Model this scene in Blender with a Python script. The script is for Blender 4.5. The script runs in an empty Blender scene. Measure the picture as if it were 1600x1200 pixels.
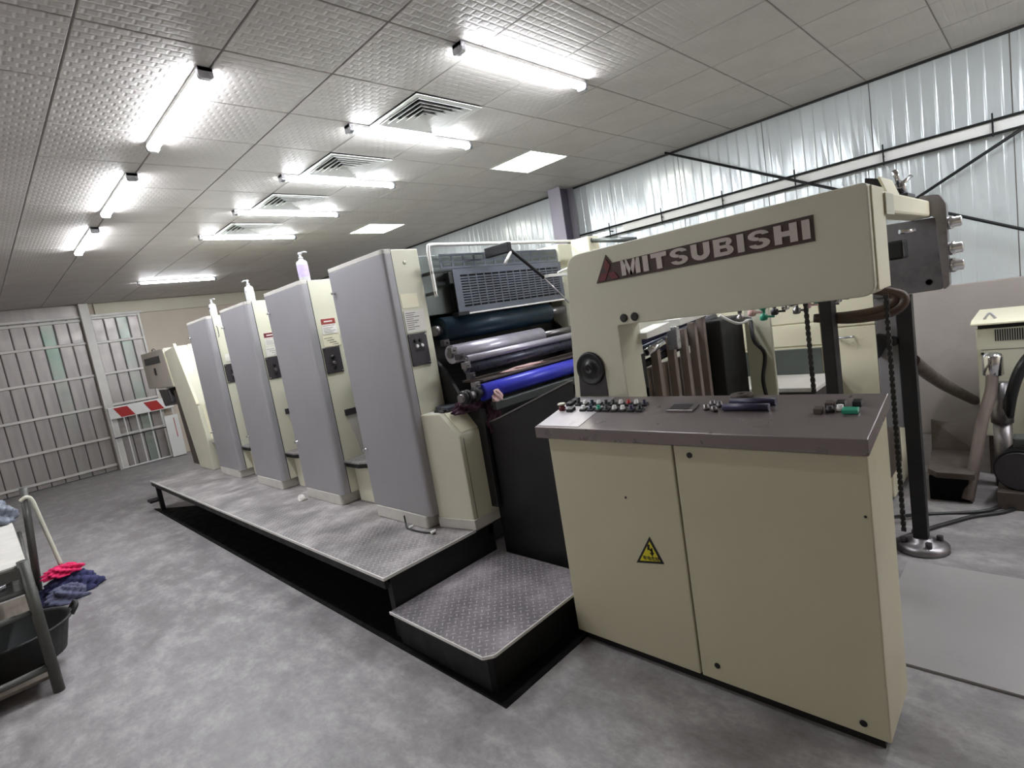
import bpy, bmesh, math, random
from mathutils import Vector, Matrix
random.seed(7)
sc = bpy.context.scene
COL = sc.collection
PI = math.pi

# ------------------------------------------------------------------ camera
def cam_setup():
    yaw, pitch, roll = (math.radians(a) for a in (44.58073, 7.05409, 9.40204))
    f = Vector((math.sin(yaw)*math.cos(pitch), math.cos(yaw)*math.cos(pitch), -math.sin(pitch)))
    r = Vector((math.cos(yaw), -math.sin(yaw), 0)); d = f.cross(r)
    r2 = math.cos(roll)*r + math.sin(roll)*d
    d2 = -math.sin(roll)*r + math.cos(roll)*d
    u, b = -d2, -f
    m = Matrix(((r2.x, u.x, b.x, 0.0), (r2.y, u.y, b.y, 0.0), (r2.z, u.z, b.z, 1.7), (0, 0, 0, 1)))
    cd = bpy.data.cameras.new('camera'); cd.sensor_width = 36; cd.lens = 844.855/1600*36
    cd.clip_start = 0.05; cd.clip_end = 100
    c = bpy.data.objects.new('camera', cd); COL.objects.link(c); c.matrix_world = m
    sc.camera = c
cam_setup()
# ------------------------------------------------------------------ world, exposure
w = bpy.data.worlds.new('world'); sc.world = w; w.use_nodes = True
w.node_tree.nodes['Background'].inputs[0].default_value = (0.6, 0.65, 0.75, 1)
w.node_tree.nodes['Background'].inputs[1].default_value = 0.02
sc.view_settings.view_transform = 'Standard'
sc.view_settings.look = 'None'
sc.view_settings.exposure = 1.17
sc.view_settings.gamma = 1.0
sc.view_settings.use_curve_mapping = False
TUBE = 54.0      # radiance of the ceiling tubes
PANEL = 9.0      # radiance of the square ceiling panels

# ------------------------------------------------------------------ materials
def lin(c):
    return tuple(((v/255)/12.92 if v/255 <= .04045 else ((v/255+.055)/1.055)**2.4) for v in c) + (1.0,)
class NT:
    def __init__(s, name):
        s.m = bpy.data.materials.new(name); s.m.use_nodes = True
        s.t = s.m.node_tree; s.b = s.t.nodes['Principled BSDF']
        s.tc = s.n('ShaderNodeTexCoord')
    def n(s, typ, **kw):
        x = s.t.nodes.new(typ)
        for k, v in kw.items(): setattr(x, k, v)
        return x
    def l(s, a, b): s.t.links.new(a, b)
    def noise(s, scale, detail=4, rough=.55, stretch=None, coord='Object'):
        x = s.n('ShaderNodeTexNoise'); x.inputs['Scale'].default_value = scale
        x.inputs['Detail'].default_value = detail; x.inputs['Roughness'].default_value = rough
        src = s.tc.outputs[coord]
        if stretch:
            mp = s.n('ShaderNodeMapping'); mp.inputs['Scale'].default_value = stretch
            s.l(src, mp.inputs['Vector']); src = mp.outputs['Vector']
        s.l(src, x.inputs['Vector']); return x.outputs['Fac']
    def ramp(s, fac, stops):
        r = s.n('ShaderNodeValToRGB'); e = r.color_ramp.elements
        while len(e) < len(stops): e.new(.5)
        for i, (p, c) in enumerate(stops): e[i].position = p; e[i].color = c
        s.l(fac, r.inputs['Fac']); return r.outputs['Color']
    def math(s, op, a, b=None, c=None):
        x = s.n('ShaderNodeMath', operation=op)
        for i, v in enumerate((a, b, c)):
            if v is None: continue
            if isinstance(v, (int, float)): x.inputs[i].default_value = v
            else: s.l(v, x.inputs[i])
        return x.outputs[0]
    def bump(s, h, strength=.3, dist=.01):
        b = s.n('ShaderNodeBump'); b.inputs['Strength'].default_value = strength
        b.inputs['Distance'].default_value = dist; s.l(h, b.inputs['Height'])
        s.l(b.outputs['Normal'], s.b.inputs['Normal'])
    def mix(s, fac, a, b):
        x = s.n('ShaderNodeMix', data_type='RGBA')
        if isinstance(fac, (int, float)): x.inputs[0].default_value = fac
        else: s.l(fac, x.inputs[0])
        for i, v in ((6, a), (7, b)):
            if isinstance(v, tuple): x.inputs[i].default_value = v
            else: s.l(v, x.inputs[i])
        return x.outputs[2]
def mul(c, k): return (c[0]*k, c[1]*k, c[2]*k, 1.0)
def paint(name, rgb, rough=.5, metal=0.0, var=.12, scale=5, dirt=None, bump=0, bscale=40, stretch=None, spec=None):
    """plain painted / moulded / metal surface with slight mottling and optional grime patches"""
    t = NT(name); c = lin(rgb)
    nz = t.noise(scale, stretch=stretch)
    col = t.ramp(nz, [(.25, mul(c, 1-var)), (.75, mul(c, 1+var))])
    if dirt:
        d, drgb, ds = dirt
        n2 = t.noise(ds, 6, .65)
        col = t.mix(t.ramp(n2, [(1-d-.12, (0, 0, 0, 1)), (1-d+.12, (.8, .8, .8, 1))]), col, lin(drgb))
    t.l(col, t.b.inputs['Base Color'])
    t.b.inputs['Metallic'].default_value = metal
    rr = t.ramp(t.noise(scale*2.3), [(.3, (rough*.85,)*3+(1,)), (.7, (min(1, rough*1.15),)*3+(1,))])
    t.l(rr, t.b.inputs['Roughness'])
    if spec is not None: t.b.inputs['Specular IOR Level'].default_value = spec
    if bump: t.bump(t.noise(bscale, 3), bump, .01)
    return t.m
def glow(name, rgb, strength):
    t = NT(name); t.b.inputs['Base Color'].default_value = (.8, .8, .8, 1)
    t.b.inputs['Emission Color'].default_value = lin(rgb)
    t.b.inputs['Emission Strength'].default_value = strength
    return t.m
def concrete():
    t = NT('worn_concrete')
    a = t.noise(.55, 6, .6, (1, .8, 1)); b = t.noise(4.2, 12, .76, (1.35, .75, 1)); c = t.noise(30, 4, .6)
    m1 = t.ramp(a, [(.3, lin((126, 121, 122))), (.7, lin((154, 150, 151)))])
    m2 = t.mix(t.ramp(b, [(.48, (0, 0, 0, 1)), (.68, (.62, .62, .62, 1))]), m1, lin((198, 195, 193)))
    m3 = t.mix(t.ramp(b, [(.34, (.55, .55, .55, 1)), (.47, (0, 0, 0, 1))]), m2, lin((98, 93, 93)))
    m4 = t.mix(t.ramp(c, [(.35, (.12, .12, .12, 1)), (.5, (0, 0, 0, 1))]), m3, lin((70, 67, 66)))
    t.l(m4, t.b.inputs['Base Color'])
    t.l(t.ramp(b, [(.3, (.34,)*3+(1,)), (.7, (.6,)*3+(1,))]), t.b.inputs['Roughness'])
    t.bump(t.noise(14, 8, .65), .12, .01)
    return t.m
def ceiling_tile():
    t = NT('embossed_ceiling_tile')
    br = t.n('ShaderNodeTexBrick'); br.offset = .5
    mp = t.n('ShaderNodeMapping'); t.l(t.tc.outputs['Object'], mp.inputs['Vector'])
    br.inputs['Scale'].default_value = 1.0
    br.inputs['Brick Width'].default_value = .06; br.inputs['Row Height'].default_value = .05
    br.inputs['Mortar Size'].default_value = .012; br.inputs['Mortar Smooth'].default_value = 1.0
    t.l(mp.outputs['Vector'], br.inputs['Vector'])
    h = t.math('SUBTRACT', 1.0, br.outputs['Fac'])
    t.bump(h, .36, .004)
    col = t.ramp(t.noise(3.0), [(.3, lin((192, 187, 183))), (.7, lin((202, 197, 193)))])
    t.l(col, t.b.inputs['Base Color']); t.b.inputs['Roughness'].default_value = .55
    return t.m
def tread(name, rgb, pitch=.034, worn=.5):
    """raised-lug tread plate"""
    t = NT(name)
    mp = t.n('ShaderNodeMapping'); mp.inputs['Rotation'].default_value = (0, 0, PI/4)
    mp.inputs['Scale'].default_value = (1/pitch,)*3
    t.l(t.tc.outputs['Object'], mp.inputs['Vector'])
    sp = t.n('ShaderNodeSeparateXYZ'); t.l(mp.outputs['Vector'], sp.inputs[0])
    fx = t.math('SUBTRACT', t.math('FRACT', sp.outputs[0]), .5); fy = t.math('SUBTRACT', t.math('FRACT', sp.outputs[1]), .5)
    par = t.math('FRACT', t.math('MULTIPLY', t.math('ADD', t.math('FLOOR', sp.outputs[0]), t.math('FLOOR', sp.outputs[1])), .5))
    sel = t.math('GREATER_THAN', par, .25)
    def pick(p, q): return t.math('ADD', t.math('MULTIPLY', sel, p), t.math('MULTIPLY', t.math('SUBTRACT', 1.0, sel), q))
    a, b = pick(fx, fy), pick(fy, fx)
    d = t.math('ADD', t.math('POWER', t.math('MULTIPLY', a, 2.2), 2.0), t.math('POWER', t.math('MULTIPLY', b, 6.5), 2.0))
    h = t.math('MAXIMUM', t.math('SUBTRACT', 1.0, d), 0.0)
    w_ = t.ramp(t.noise(2.2, 5, .6), [(.35, (1, 1, 1, 1)), (.65, (worn,)*3+(1,))])
    hm = t.math('MULTIPLY', h, w_)
    t.bump(hm, .9, .004)
    c = lin(rgb)
    base = t.ramp(t.noise(2.6, 8, .68, (1, 1, 1)), [(.32, mul(c, .55)), (.5, c), (.68, mul(c, 1.9))])
    t.l(t.mix(t.math('MULTIPLY', hm, .75), base, mul(c, 2.6)), t.b.inputs['Base Color'])
    t.b.inputs['Metallic'].default_value = .3
    t.l(t.ramp(t.noise(5, 5), [(.3, (.38,)*3+(1,)), (.7, (.58,)*3+(1,))]), t.b.inputs['Roughness'])
    return t.m
CREAM = (208, 206, 187)
MT = dict(
    concrete=concrete(), tile=ceiling_tile(),
    grid=paint('ceiling_grid_metal', (150, 147, 145), .5, 0, .05),
    plenum=paint('plenum_board', (52, 50, 50), .8),
    sheet=paint('white_wall_sheet', (205, 212, 215), .22, .25, .05, 1.5, dirt=(.3, (170, 176, 180), 1.2)),
    masonry=paint('painted_masonry', (160, 152, 148), .75, 0, .12, 1.2, dirt=(.35, (142, 133, 128), 2.0), bump=.15),
    beige=paint('beige_wall_paint', (214, 202, 186), .7, 0, .05, 1.2),
    headerp=paint('cream_header_paint', (214, 208, 190), .6, 0, .05, 1.2),
    gate=paint('gate_sheet_metal', (172, 166, 163), .42, .45, .16, 2.5, stretch=(3, 3, .35)),
    gategreen=paint('gate_sheet_green_patches', (172, 166, 163), .42, .45, .16, 2.5, dirt=(.48, (146, 170, 156), .7), stretch=(3, 3, .35)),
    gaterail=paint('gate_rail_paint', (220, 217, 212), .5, .1, .06),
    cream=paint('cream_machine_paint', CREAM, .42, 0, .05, 2.2, dirt=(.20, (150, 140, 110), 3.5)),
    creamc=paint('console_paint', (196, 190, 164), .42, 0, .05, 1.6, dirt=(.22, (160, 152, 126), 2.0)),
    creamb=paint('bright_cream_paint', (232, 226, 200), .42, 0, .04, 1.6, dirt=(.12, (190, 184, 150), 3)),
    door=paint('grey_door_paint', (152, 150, 154), .38, .1, .05, 1.6, dirt=(.18, (128, 122, 124), 2.0)),
    kick=paint('kick_plate_paint', (196, 192, 186), .5, 0, .1, 6, dirt=(.25, (120, 112, 104), 7)),
    feedgrey=paint('feeder_box_paint', (186, 178, 168), .5, 0, .08, 2.0, dirt=(.25, (150, 142, 132), 2)),
    dark=paint('dark_machine_metal', (40, 39, 41), .5, .4, .2, 6),
    black=paint('black_plastic', (20, 20, 22), .42, 0, .2, 8),
    blackm=paint('shadow_and_base_black', (9, 8, 9), .8, 0, .25, 5, spec=.2),  # near-black for the painted floor shadow and the sheet-metal step base
    skirt=paint('black_skirt_paint', (24, 23, 24), .6, .2, .2, 5),
    panel=paint('control_plate', (66, 62, 66), .45, .3, .1, 10),
    greyg=paint('grey_green_metal', (96, 102, 99), .4, .5, .12, 4, dirt=(.3, (66, 70, 68), 5)),
    grille=paint('guard_grille_paint', (98, 102, 112), .45, .4, .12, 8),
    steel=paint('bare_steel', (190, 190, 196), .28, .9, .1, 8),
    brush=paint('worn_steel', (140, 136, 138), .38, .85, .15, 6, dirt=(.35, (80, 74, 72), 9)),
    plate=paint('floor_steel_sheet', (166, 162, 162), .36, .25, .08, 1.5, dirt=(.25, (128, 122, 120), 2)),
    labelm=paint('scuffed_label_sheet', (186, 180, 184), .34, .3, .12, 9, dirt=(.3, (130, 120, 120), 9)),
    chrome=paint('chrome', (225, 225, 228), .12, 1.0, .04, 10),
    teal=paint('dark_teal_roller', (17, 42, 58), .35, .1, .2, 5),
    blue=paint('blue_roller_rubber', (58, 62, 190), .32, 0, .12, 5),
    silver=paint('plate_cylinder', (196, 192, 206), .35, .55, .1, 12, dirt=(.12, (120, 118, 128), 22)),
    inkroll=paint('ink_roller', (70, 72, 88), .3, .3, .3, 14, dirt=(.4, (40, 44, 46), 18)),
    slab=paint('console_top_metal', (124, 114, 114), .30, .3, .03, 3, stretch=(3, 1, 1)),
    bottle=paint('bottle_plastic', (196, 197, 200), .4, 0, .03),
    stickred=paint('faded_red_print', (150, 62, 54), .6, 0, .15, 30),
    white=paint('white_plastic', (232, 232, 230), .4, 0, .03),
    whitep=paint('white_paper', (226, 222, 216), .8, 0, .06),
    red=paint('red_plastic', (170, 36, 34), .45, 0, .1),
    maroon=paint('maroon_badge', (104, 34, 40), .5, 0, .12, 20),
    badge=paint('badge_backing', (66, 46, 42), .5, .1, .15, 20),
    letter=paint('badge_letter_grey', (196, 186, 180), .5, .1, .05, 20),
    yellow=paint('yellow_sign', (216, 204, 40), .5, 0, .06, 20),
    green=paint('green_plastic', (40, 150, 120), .4),
    navyp=paint('navy_plastic', (52, 48, 74), .42, .1, .15, 12),
    brown=paint('brown_dirty_metal', (92, 82, 76), .55, .35, .2, 5, dirt=(.3, (60, 50, 46), 6)),
    gearp=paint('gear_plate_paint', (112, 108, 111), .45, .3, .2, 5, dirt=(.35, (64, 60, 64), 6)),
    taupe=paint('taupe_board', (140, 127, 119), .6, .1, .12, 5, dirt=(.2, (120, 106, 98), 6)),
    hose=paint('brown_hose', (74, 56, 44), .5, 0, .15, 10),
    hosegrey=paint('grey_flex_hose', (118, 106, 100), .5, .2, .15, 10),
    treadp=tread('worn_tread_plate', (146, 141, 141), .034, .25),
    treads=tread('tread_plate_step', (132, 126, 130), .034, .85),
    edge=paint('polished_edge_steel', (236, 234, 230), .4, .3, .1, 8),
    purple=paint('dark_purple_rag', (58, 30, 46), .9, 0, .3, 20, bump=.4),
    pink=paint('pale_pink_rag', (206, 172, 170), .9, 0, .2, 30, bump=.4),
    hotpink=paint('hot_pink_cloth', (232, 44, 104), .85, 0, .12, 18, bump=.3),
    navy=paint('navy_cloth', (62, 64, 104), .9, 0, .3, 12, bump=.4),
    navy2=paint('grey_blue_cloth', (104, 106, 132), .9, 0, .25, 14, bump=.4),
    strap=paint('pale_strap', (196, 194, 178), .8, 0, .08),
    bench=paint('worn_bench_steel', (84, 84, 80), .5, .4, .2, 7, dirt=(.3, (56, 56, 52), 9)),
    benchtop=paint('pale_bench_sheet', (206, 202, 196), .55, .1, .12, 5, dirt=(.3, (160, 154, 148), 8)),
    tub=paint('black_rubber_tub', (36, 37, 37), .6, 0, .2, 6),
    bag=paint('grey_blue_plastic_bag', (112, 118, 130), .3, 0, .4, 16, bump=.5),
    wood=paint('rough_wood', (112, 102, 92), .8, 0, .2, 4, stretch=(8, 1, 1)),
    lilac=paint('lilac_label', (190, 176, 214), .5, 0, .1, 30),
    colgrey=paint('steel_column_paint', (150, 146, 158), .45, .2, .08, 2),
    colweb=paint('steel_column_web', (92, 88, 104), .5, .2, .1, 2),
    rod=paint('black_steel_rod', (30, 31, 33), .5, .5, .1),
    tubeglow=glow('tube_diffuser', (246, 250, 255), TUBE),
    panelglow=glow('panel_diffuser', (255, 253, 238), PANEL),
)

# ------------------------------------------------------------------ mesh builder (world coordinates)
class MB:
    def __init__(s): s.v = []; s.f = []; s.sm = []
    def add(s, vs, fs, smooth=False):
        o = len(s.v); s.v += [tuple(v) for v in vs]; s.f += [tuple(i+o for i in f) for f in fs]; s.sm += [smooth]*len(fs); return s
    def box(s, x0, x1, y0, y1, z0, z1):
        return s.add([(x, y, z) for z in (z0, z1) for y in (y0, y1) for x in (x0, x1)],
                     [(0, 2, 3, 1), (4, 5, 7, 6), (0, 1, 5, 4), (2, 6, 7, 3), (0, 4, 6, 2), (1, 3, 7, 5)])
    def prism(s, poly, ax, a, b, smooth=False):
        """poly in the two other axes (in x,y,z order), extruded along ax from a to b"""
        def P(u, v, t): return (t, u, v) if ax == 0 else ((u, t, v) if ax == 1 else (u, v, t))
        n = len(poly)
        vs = [P(u, v, a) for u, v in poly] + [P(u, v, b) for u, v in poly]
        s.add(vs, [tuple(range(n))[::-1], tuple(range(n, 2*n))])
        o = len(s.v)-2*n
        s.f += [(o+i, o+(i+1) % n, o+n+(i+1) % n, o+n+i) for i in range(n)]; s.sm += [smooth]*n
        return s
    def rings(s, rings, closed=True, caps=True, smooth=True):
        n = len(rings[0]); vs = [p for r in rings for p in r]; fs = []
        for k in range(len(rings)-1):
            for i in range(n):
                j = (i+1) % n
                if not closed and j == 0: continue
                fs.append((k*n+i, k*n+j, (k+1)*n+j, (k+1)*n+i))
        s.add(vs, fs, smooth)
        if caps:
            o = len(s.v)-len(vs)
            s.f += [tuple(o+i for i in range(n))[::-1], tuple(o+(len(rings)-1)*n+i for i in range(n))]; s.sm += [False, False]
        return s
    def cyl(s, p, q, r, n=20, r2=None):
        p, q = Vector(p), Vector(q); d = (q-p).normalized()
        a = d.orthogonal().normalized(); b = d.cross(a)
        def ring(c, rr): return [c+a*rr*math.cos(2*PI*i/n)+b*rr*math.sin(2*PI*i/n) for i in range(n)]
        return s.rings([ring(p, r), ring(q, r if r2 is None else r2)])
    def tube(s, pts, r, n=8, sub=6):
        """smooth tube through pts"""
        P = [Vector(p) for p in pts]; path = []
        if sub > 1 and len(P) > 2:
            for i in range(len(P)-1):
                p0, p1, p2, p3 = P[max(i-1, 0)], P[i], P[i+1], P[min(i+2, len(P)-1)]
                for k in range(sub):
                    t = k/sub
                    path.append(.5*((2*p1)+(p2-p0)*t+(2*p0-5*p1+4*p2-p3)*t*t+(3*p1-p0-3*p2+p3)*t**3))
            path.append(P[-1])
        else: path = P
        rs = []; a = None
        for i, c in enumerate(path):
            d = (path[min(i+1, len(path)-1)]-path[max(i-1, 0)]).normalized()
            if a is None: a = d.orthogonal().normalized()
            a = (a-d*a.dot(d)).normalized(); b = d.cross(a)
            rr = r[min(i*len(r)//len(path), len(r)-1)] if isinstance(r, (list, tuple)) else r
            rs.append([c+a*rr*math.cos(2*PI*k/n)+b*rr*math.sin(2*PI*k/n) for k in range(n)])
        return s.rings(rs)
    def lathe(s, c, prof, n=24, caps=True, axis=(0, 0, 1), sx=1, sy=1):
        ax = Vector(axis).normalized(); c = Vector(c)
        if abs(ax.z) > .99: a, b = Vector((1, 0, 0)), Vector((0, 1, 0))
        else: a = ax.orthogonal().normalized(); b = ax.cross(a)
        return s.rings([[c+ax*h+a*r*sx*math.cos(2*PI*i/n)+b*r*sy*math.sin(2*PI*i/n) for i in range(n)] for r, h in prof], caps=caps)
    def build(s, name, mat, parent=None, bevel=0, seg=2, **props):
        base = root_loc(parent)
        me = bpy.data.meshes.new(name)
        me.from_pydata([(x-base[0], y-base[1], z-base[2]) for x, y, z in s.v], [], s.f)
        bm = bmesh.new(); bm.from_mesh(me)
        for f, k in zip(bm.faces, s.sm): f.smooth = k
        bmesh.ops.recalc_face_normals(bm, faces=bm.faces)
        if bevel:
            es = [e for e in bm.edges if len(e.link_faces) == 2 and e.calc_face_angle(0) > .6]
            bmesh.ops.bevel(bm, geom=es, offset=bevel, segments=seg, profile=.5, affect='EDGES', clamp_overlap=True)
        bm.to_mesh(me); bm.free()
        me.materials.append(MT[mat] if isinstance(mat, str) else mat)
        o = bpy.data.objects.new(name, me); COL.objects.link(o)
        if parent: o.parent = parent
        for k, v in props.items(): o[k] = v
        return o
def root_loc(p):
    loc = Vector((0, 0, 0))
    while p is not None: loc += p.location; p = p.parent
    return loc
def thing(name, label, cat, loc, group=None):
    o = bpy.data.objects.new(name, None); COL.objects.link(o); o.location = loc; o.empty_display_size = .1
    o['label'] = label; o['category'] = cat
    if group: o['group'] = group
    return o
def tag(o, label, cat, group=None):
    o['label'] = label; o['category'] = cat
    if group: o['group'] = group
    return o
def inst(src, name, loc, parent=None):
    o = bpy.data.objects.new(name, src.data); COL.objects.link(o); o.location = loc
    if parent: o.parent = parent
    return o
def copy_tree(o, parent=None):
    c = o.copy(); COL.objects.link(c); c.parent = parent
    for ch in list(o.children): copy_tree(ch, c)
    return c
def box(name, mat, parent, x0, x1, y0, y1, z0, z1, bevel=0, **kw):
    return MB().box(x0, x1, y0, y1, z0, z1).build(name, mat, parent, bevel, **kw)
def struct(o, label):
    o['kind'] = 'structure'; o['label'] = label; return o
def heap(c, rx, ry, rz, seed, amp=.3, n=18, m=10, fold=0):
    """crumpled soft heap resting on c.z"""
    rnd = random.Random(seed); ph = [(rnd.uniform(2, 6), rnd.uniform(2, 5), rnd.uniform(0, 6.3)) for _ in range(5)]
    rings = []
    for k in range(m+1):
        t = k/m*PI/2; r = math.cos(t); h = math.sin(t); ring = []
        for i in range(n):
            a = 2*PI*i/n
            q = 1+amp*sum(math.sin(f1*a+f2*t*2+p) for f1, f2, p in [(round(x), y, z) for x, y, z in ph])/5*(.4+.6*r)
            if fold: q += fold*(abs(math.sin(3*a+5*t+ph[0][2]))+abs(math.sin(5*a-7*t+ph[1][2]))-1.2)*min(1, r*1.6)
            ring.append((c[0]+rx*r*q*math.cos(a), c[1]+ry*r*q*math.sin(a), c[2]+rz*h*(.75+.25*q)))
        rings.append(ring)
    rings[-1] = [(c[0], c[1], c[2]+rz)]*n
    rings[-1] = [(c[0]+.002*math.cos(2*PI*i/n), c[1]+.002*math.sin(2*PI*i/n), c[2]+rz) for i in range(n)]
    return MB().rings(rings)
def rounded(poly, rad, seg=5):
    """round polygon corners; rad a number or a list"""
    out = []; n = len(poly)
    for i, p in enumerate(poly):
        r = rad[i] if isinstance(rad, (list, tuple)) else rad
        p = Vector(p)
        if r <= 0: out.append(tuple(p)); continue
        a = (Vector(poly[i-1])-p); b = (Vector(poly[(i+1) % n])-p)
        ra = min(r, a.length*.45); rb = min(r, b.length*.45)
        A = p+a.normalized()*ra; B = p+b.normalized()*rb
        for k in range(seg+1):
            t = k/seg; out.append(tuple((1-t)**2*A+2*t*(1-t)*p+t*t*B))
    return out

# ================================================================== SETTING
CZ = 3.246; XR = 6.13; YF = 13.05; XL = -4.2; YN = -3.6
struct(box('floor', 'concrete', None, XL-.1, XR+.1, YN-.1, YF+.1, -.1, 0), 'worn grey concrete floor with pale scuffs and stains')
ceil = struct(box('ceiling', 'plenum', None, XL-.1, XR+.1, YN-.1, YF+.1, CZ+.03, CZ+.12), 'suspended ceiling of embossed square tiles')
GX0, GY0, P = .63-.6*8, 2.305-.6*9, .6
tile_src = None; VENTS = [(2.43, 2.905), (2.43, 4.105), (2.43, 5.305), (2.43, 6.505)]
LPAN = [(4.23, 3.505), (4.23, 6.505)]
skip = {(round((x-GX0)/P), round((y-GY0)/P)) for x, y in VENTS+LPAN}
stuff = MB()
for i in range(0, 19):
    for j in range(0, 27):
        x0 = GX0+P*i; y0 = GY0+P*j
        x1 = min(x0+P, XR-.002)
        if x0 > XR-.05 or y0 > YF-.05 or (i, j) in skip: continue
        y1 = min(y0+P, YF-.002)
        near = (x0 > -1.3 and .3 < y0 < 10.0 and x1-x0 > .55 and x0+.3 < y0*1.0+6 and x0 > .0-.07*y0*2)
        if near:
            if tile_src is None:
                tile_src = MB().box(-.2955, .2955, -.2955, .2955, 0, .028).build('ceiling_tile', 'tile', ceil, .003, 1)
                tile_src.location = (x0+.3, y0+.3, CZ); tile_src.parent = ceil
            else: inst(tile_src, 'ceiling_tile', (x0+.3, y0+.3, CZ), ceil)
        else:
            stuff.box(x0+.0045, x1-.0045, y0+.0045, y1-.0045, CZ, CZ+.028)
so = stuff.build('ceiling_tiles_far', 'tile', ceil); so['kind'] = 'stuff'
gm = MB()
for i in range(0, 20):
    x = GX0+P*i
    if x < XR: gm.box(x-.011, x+.011, YN, YF, CZ+.008, CZ+.029)
for j in range(0, 28):
    y = GY0+P*j
    if y < YF: gm.box(XL, XR, y-.011, y+.011, CZ+.0085, CZ+.029)
gm.build('grid_runners', 'grid', ceil)

# right wall: masonry below, corrugated white sheets above
wr = struct(box('wall_right', 'masonry', None, XR, XR+.15, YN, YF, 0, CZ+.03), 'right wall, grey masonry below white corrugated sheets')
box('masonry_ledge', 'masonry', wr, XR-.05, XR, YN, YF, 0, 1.345, .008)
def wall_sheet(y0, y1):
    n = 9; st = (y1-y0)/n; poly = []
    for k in range(n):
        a = y0+k*st
        poly += [(XR-.012, a), (XR-.012, a+st*.40), (XR-.0145, a+st*.47), (XR-.015, a+st*.52), (XR-.012, a+st*.6)]
    poly += [(XR-.012, y1-.004), (XR-.001, y1-.004), (XR-.001, y0)]
    m = MB(); N = len(poly)
    # slight oil-canning between bottom and top
    lv = 6; vs = []; fs = []
    for q in range(lv+1):
        z = 1.345+(CZ+.02-1.345)*q/lv
        for u, v in poly: vs.append((u+(.0035*math.sin(v*23+q*1.7)*math.sin(PI*q/lv) if u < XR-.005 else 0), v, z))
    for q in range(lv):
        for i in range(N):
            j = (i+1) % N; fs.append((q*N+i, q*N+j, (q+1)*N+j, (q+1)*N+i))
    m.add(vs, fs); return m
y = .166-.93*4
while y < YF-.1:
    wall_sheet(max(y, YN), min(y+.926, YF)).build('wall_sheet', 'sheet', wr); y += .93
box('top_trim', 'dark', wr, XR-.03, XR-.012, YN, YF, CZ-.022, CZ)

# far wall with sheet gate
wf = struct(box('wall_far', 'beige', None, XL, XR, YF, YF+.15, 0, CZ+.03), 'beige far wall beyond the press')
box('header_beam', 'headerp', wf, 2.0, XR, YF-.06, YF, 2.99, CZ-.01, .005)
box('header_beam', 'gate', wf, XL, 1.75, YF-.06, YF, 3.03, CZ-.01, .005)
box('ledge', 'gaterail', wf, XL, 2.75, YF-.10, YF-.06, 2.985, 3.03, .004)
def gate(name, label, x0, x1, rails, green):
    d = struct(MB().box(x0, x1, YF-.03, YF-.005, .0, 2.985).build(name, 'panel'), label)
    n = round((x1-x0)/.2); st = (x1-x0)/n
    src = {}
    for k in range(n):
        a = x0+k*st
        mk = 'gategreen' if k in green else 'gate'
        if mk not in src:
            m = MB().prism([(a+.007, YF-.03), (a+.007, YF-.046), (a+.02, YF-.052), (a+st-.02, YF-.052), (a+st-.007, YF-.046), (a+st-.007, YF-.03)], 2, .012, 2.98)
            src[mk] = (m.build('corrugated_sheet', mk, d), a)
        else:
            inst(src[mk][0], 'corrugated_sheet', (a-src[mk][1], 0, 0), d)
    for z in rails: box('rail', 'gaterail', d, x0, x1, YF-.10, YF-.062, z-.022, z+.022, .004)
    return d
g1 = gate('door_1', 'wide corrugated metal gate left of the pole', -.7, 1.74, [2.94, 2.51, 1.885, 1.27, .66, .12], {9})
g2 = gate('door_2', 'narrow corrugated metal leaf behind the barricade', 1.90, 2.68, [2.96, 2.49, 1.885, 1.27, .66], {2})
box('jamb', 'gaterail', g2, 2.66, 2.70, YF-.11, YF-.06, 0, 2.99, .004)
struct(box('trim_1', 'gaterail', None, 1.75, 1.895, YF-.20, YF-.06, 0, CZ-.005, .006), 'square pale steel pole between the two gates')
struct(box('wall_left', 'beige', None, XL-.15, XL, YN, YF, 0, CZ+.03), 'pale left wall')
struct(box('wall_near', 'beige', None, XL, XR, YN-.15, YN, 0, CZ+.03), 'pale near wall')

# steel column on the right wall
sc_ = thing('steel_column', 'grey steel H-column standing against the right wall', 'column', (5.96, 4.53, 0))
box('flange', 'colgrey', sc_, 5.79, 5.802, 4.43, 4.63, 0, CZ-.002)
box('flange', 'colgrey', sc_, 6.066, 6.078, 4.43, 4.63, 0, CZ-.002)
box('web', 'colweb', sc_, 5.802, 6.066, 4.524, 4.536, 0, CZ-.002)
# wall rail
wrl = thing('wall_rail', 'white channel between two black rods along the right wall', 'rail', (6.05, 1.0, 2.5))
box('channel', 'white', wrl, 6.065, 6.108, YN+.1, 3.75, 2.507, 2.598, .003)
for z in (2.50, 2.606): MB().cyl((6.05, YN+.1, z), (6.05, 4.40, z), .011, 8).build('rod', 'rod', wrl)
for k in range(-5, 5):
    yy = 1.74+.73*k
    if yy > YN+.15: MB().box(6.041, 6.047, yy-.006, yy+.006, 2.48, 2.66).box(6.047, XR-.012, yy-.006, yy+.006, 2.55, 2.562).build('hanger', 'rod', wrl)
b1 = MB().cyl((5.985, 3.03, 3.23), (5.985, -1.55, .84), .013, 8).build('brace_rod', 'rod'); tag(b1, 'dark brace rod slanting from the ceiling edge down to the right', 'rod')
b2 = MB().cyl((6.012, -1.36, 3.226), (6.012, 3.0, 1.01), .013, 8).build('brace_rod', 'rod'); tag(b2, 'dark brace rod rising to the right above the delivery end', 'rod')

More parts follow.
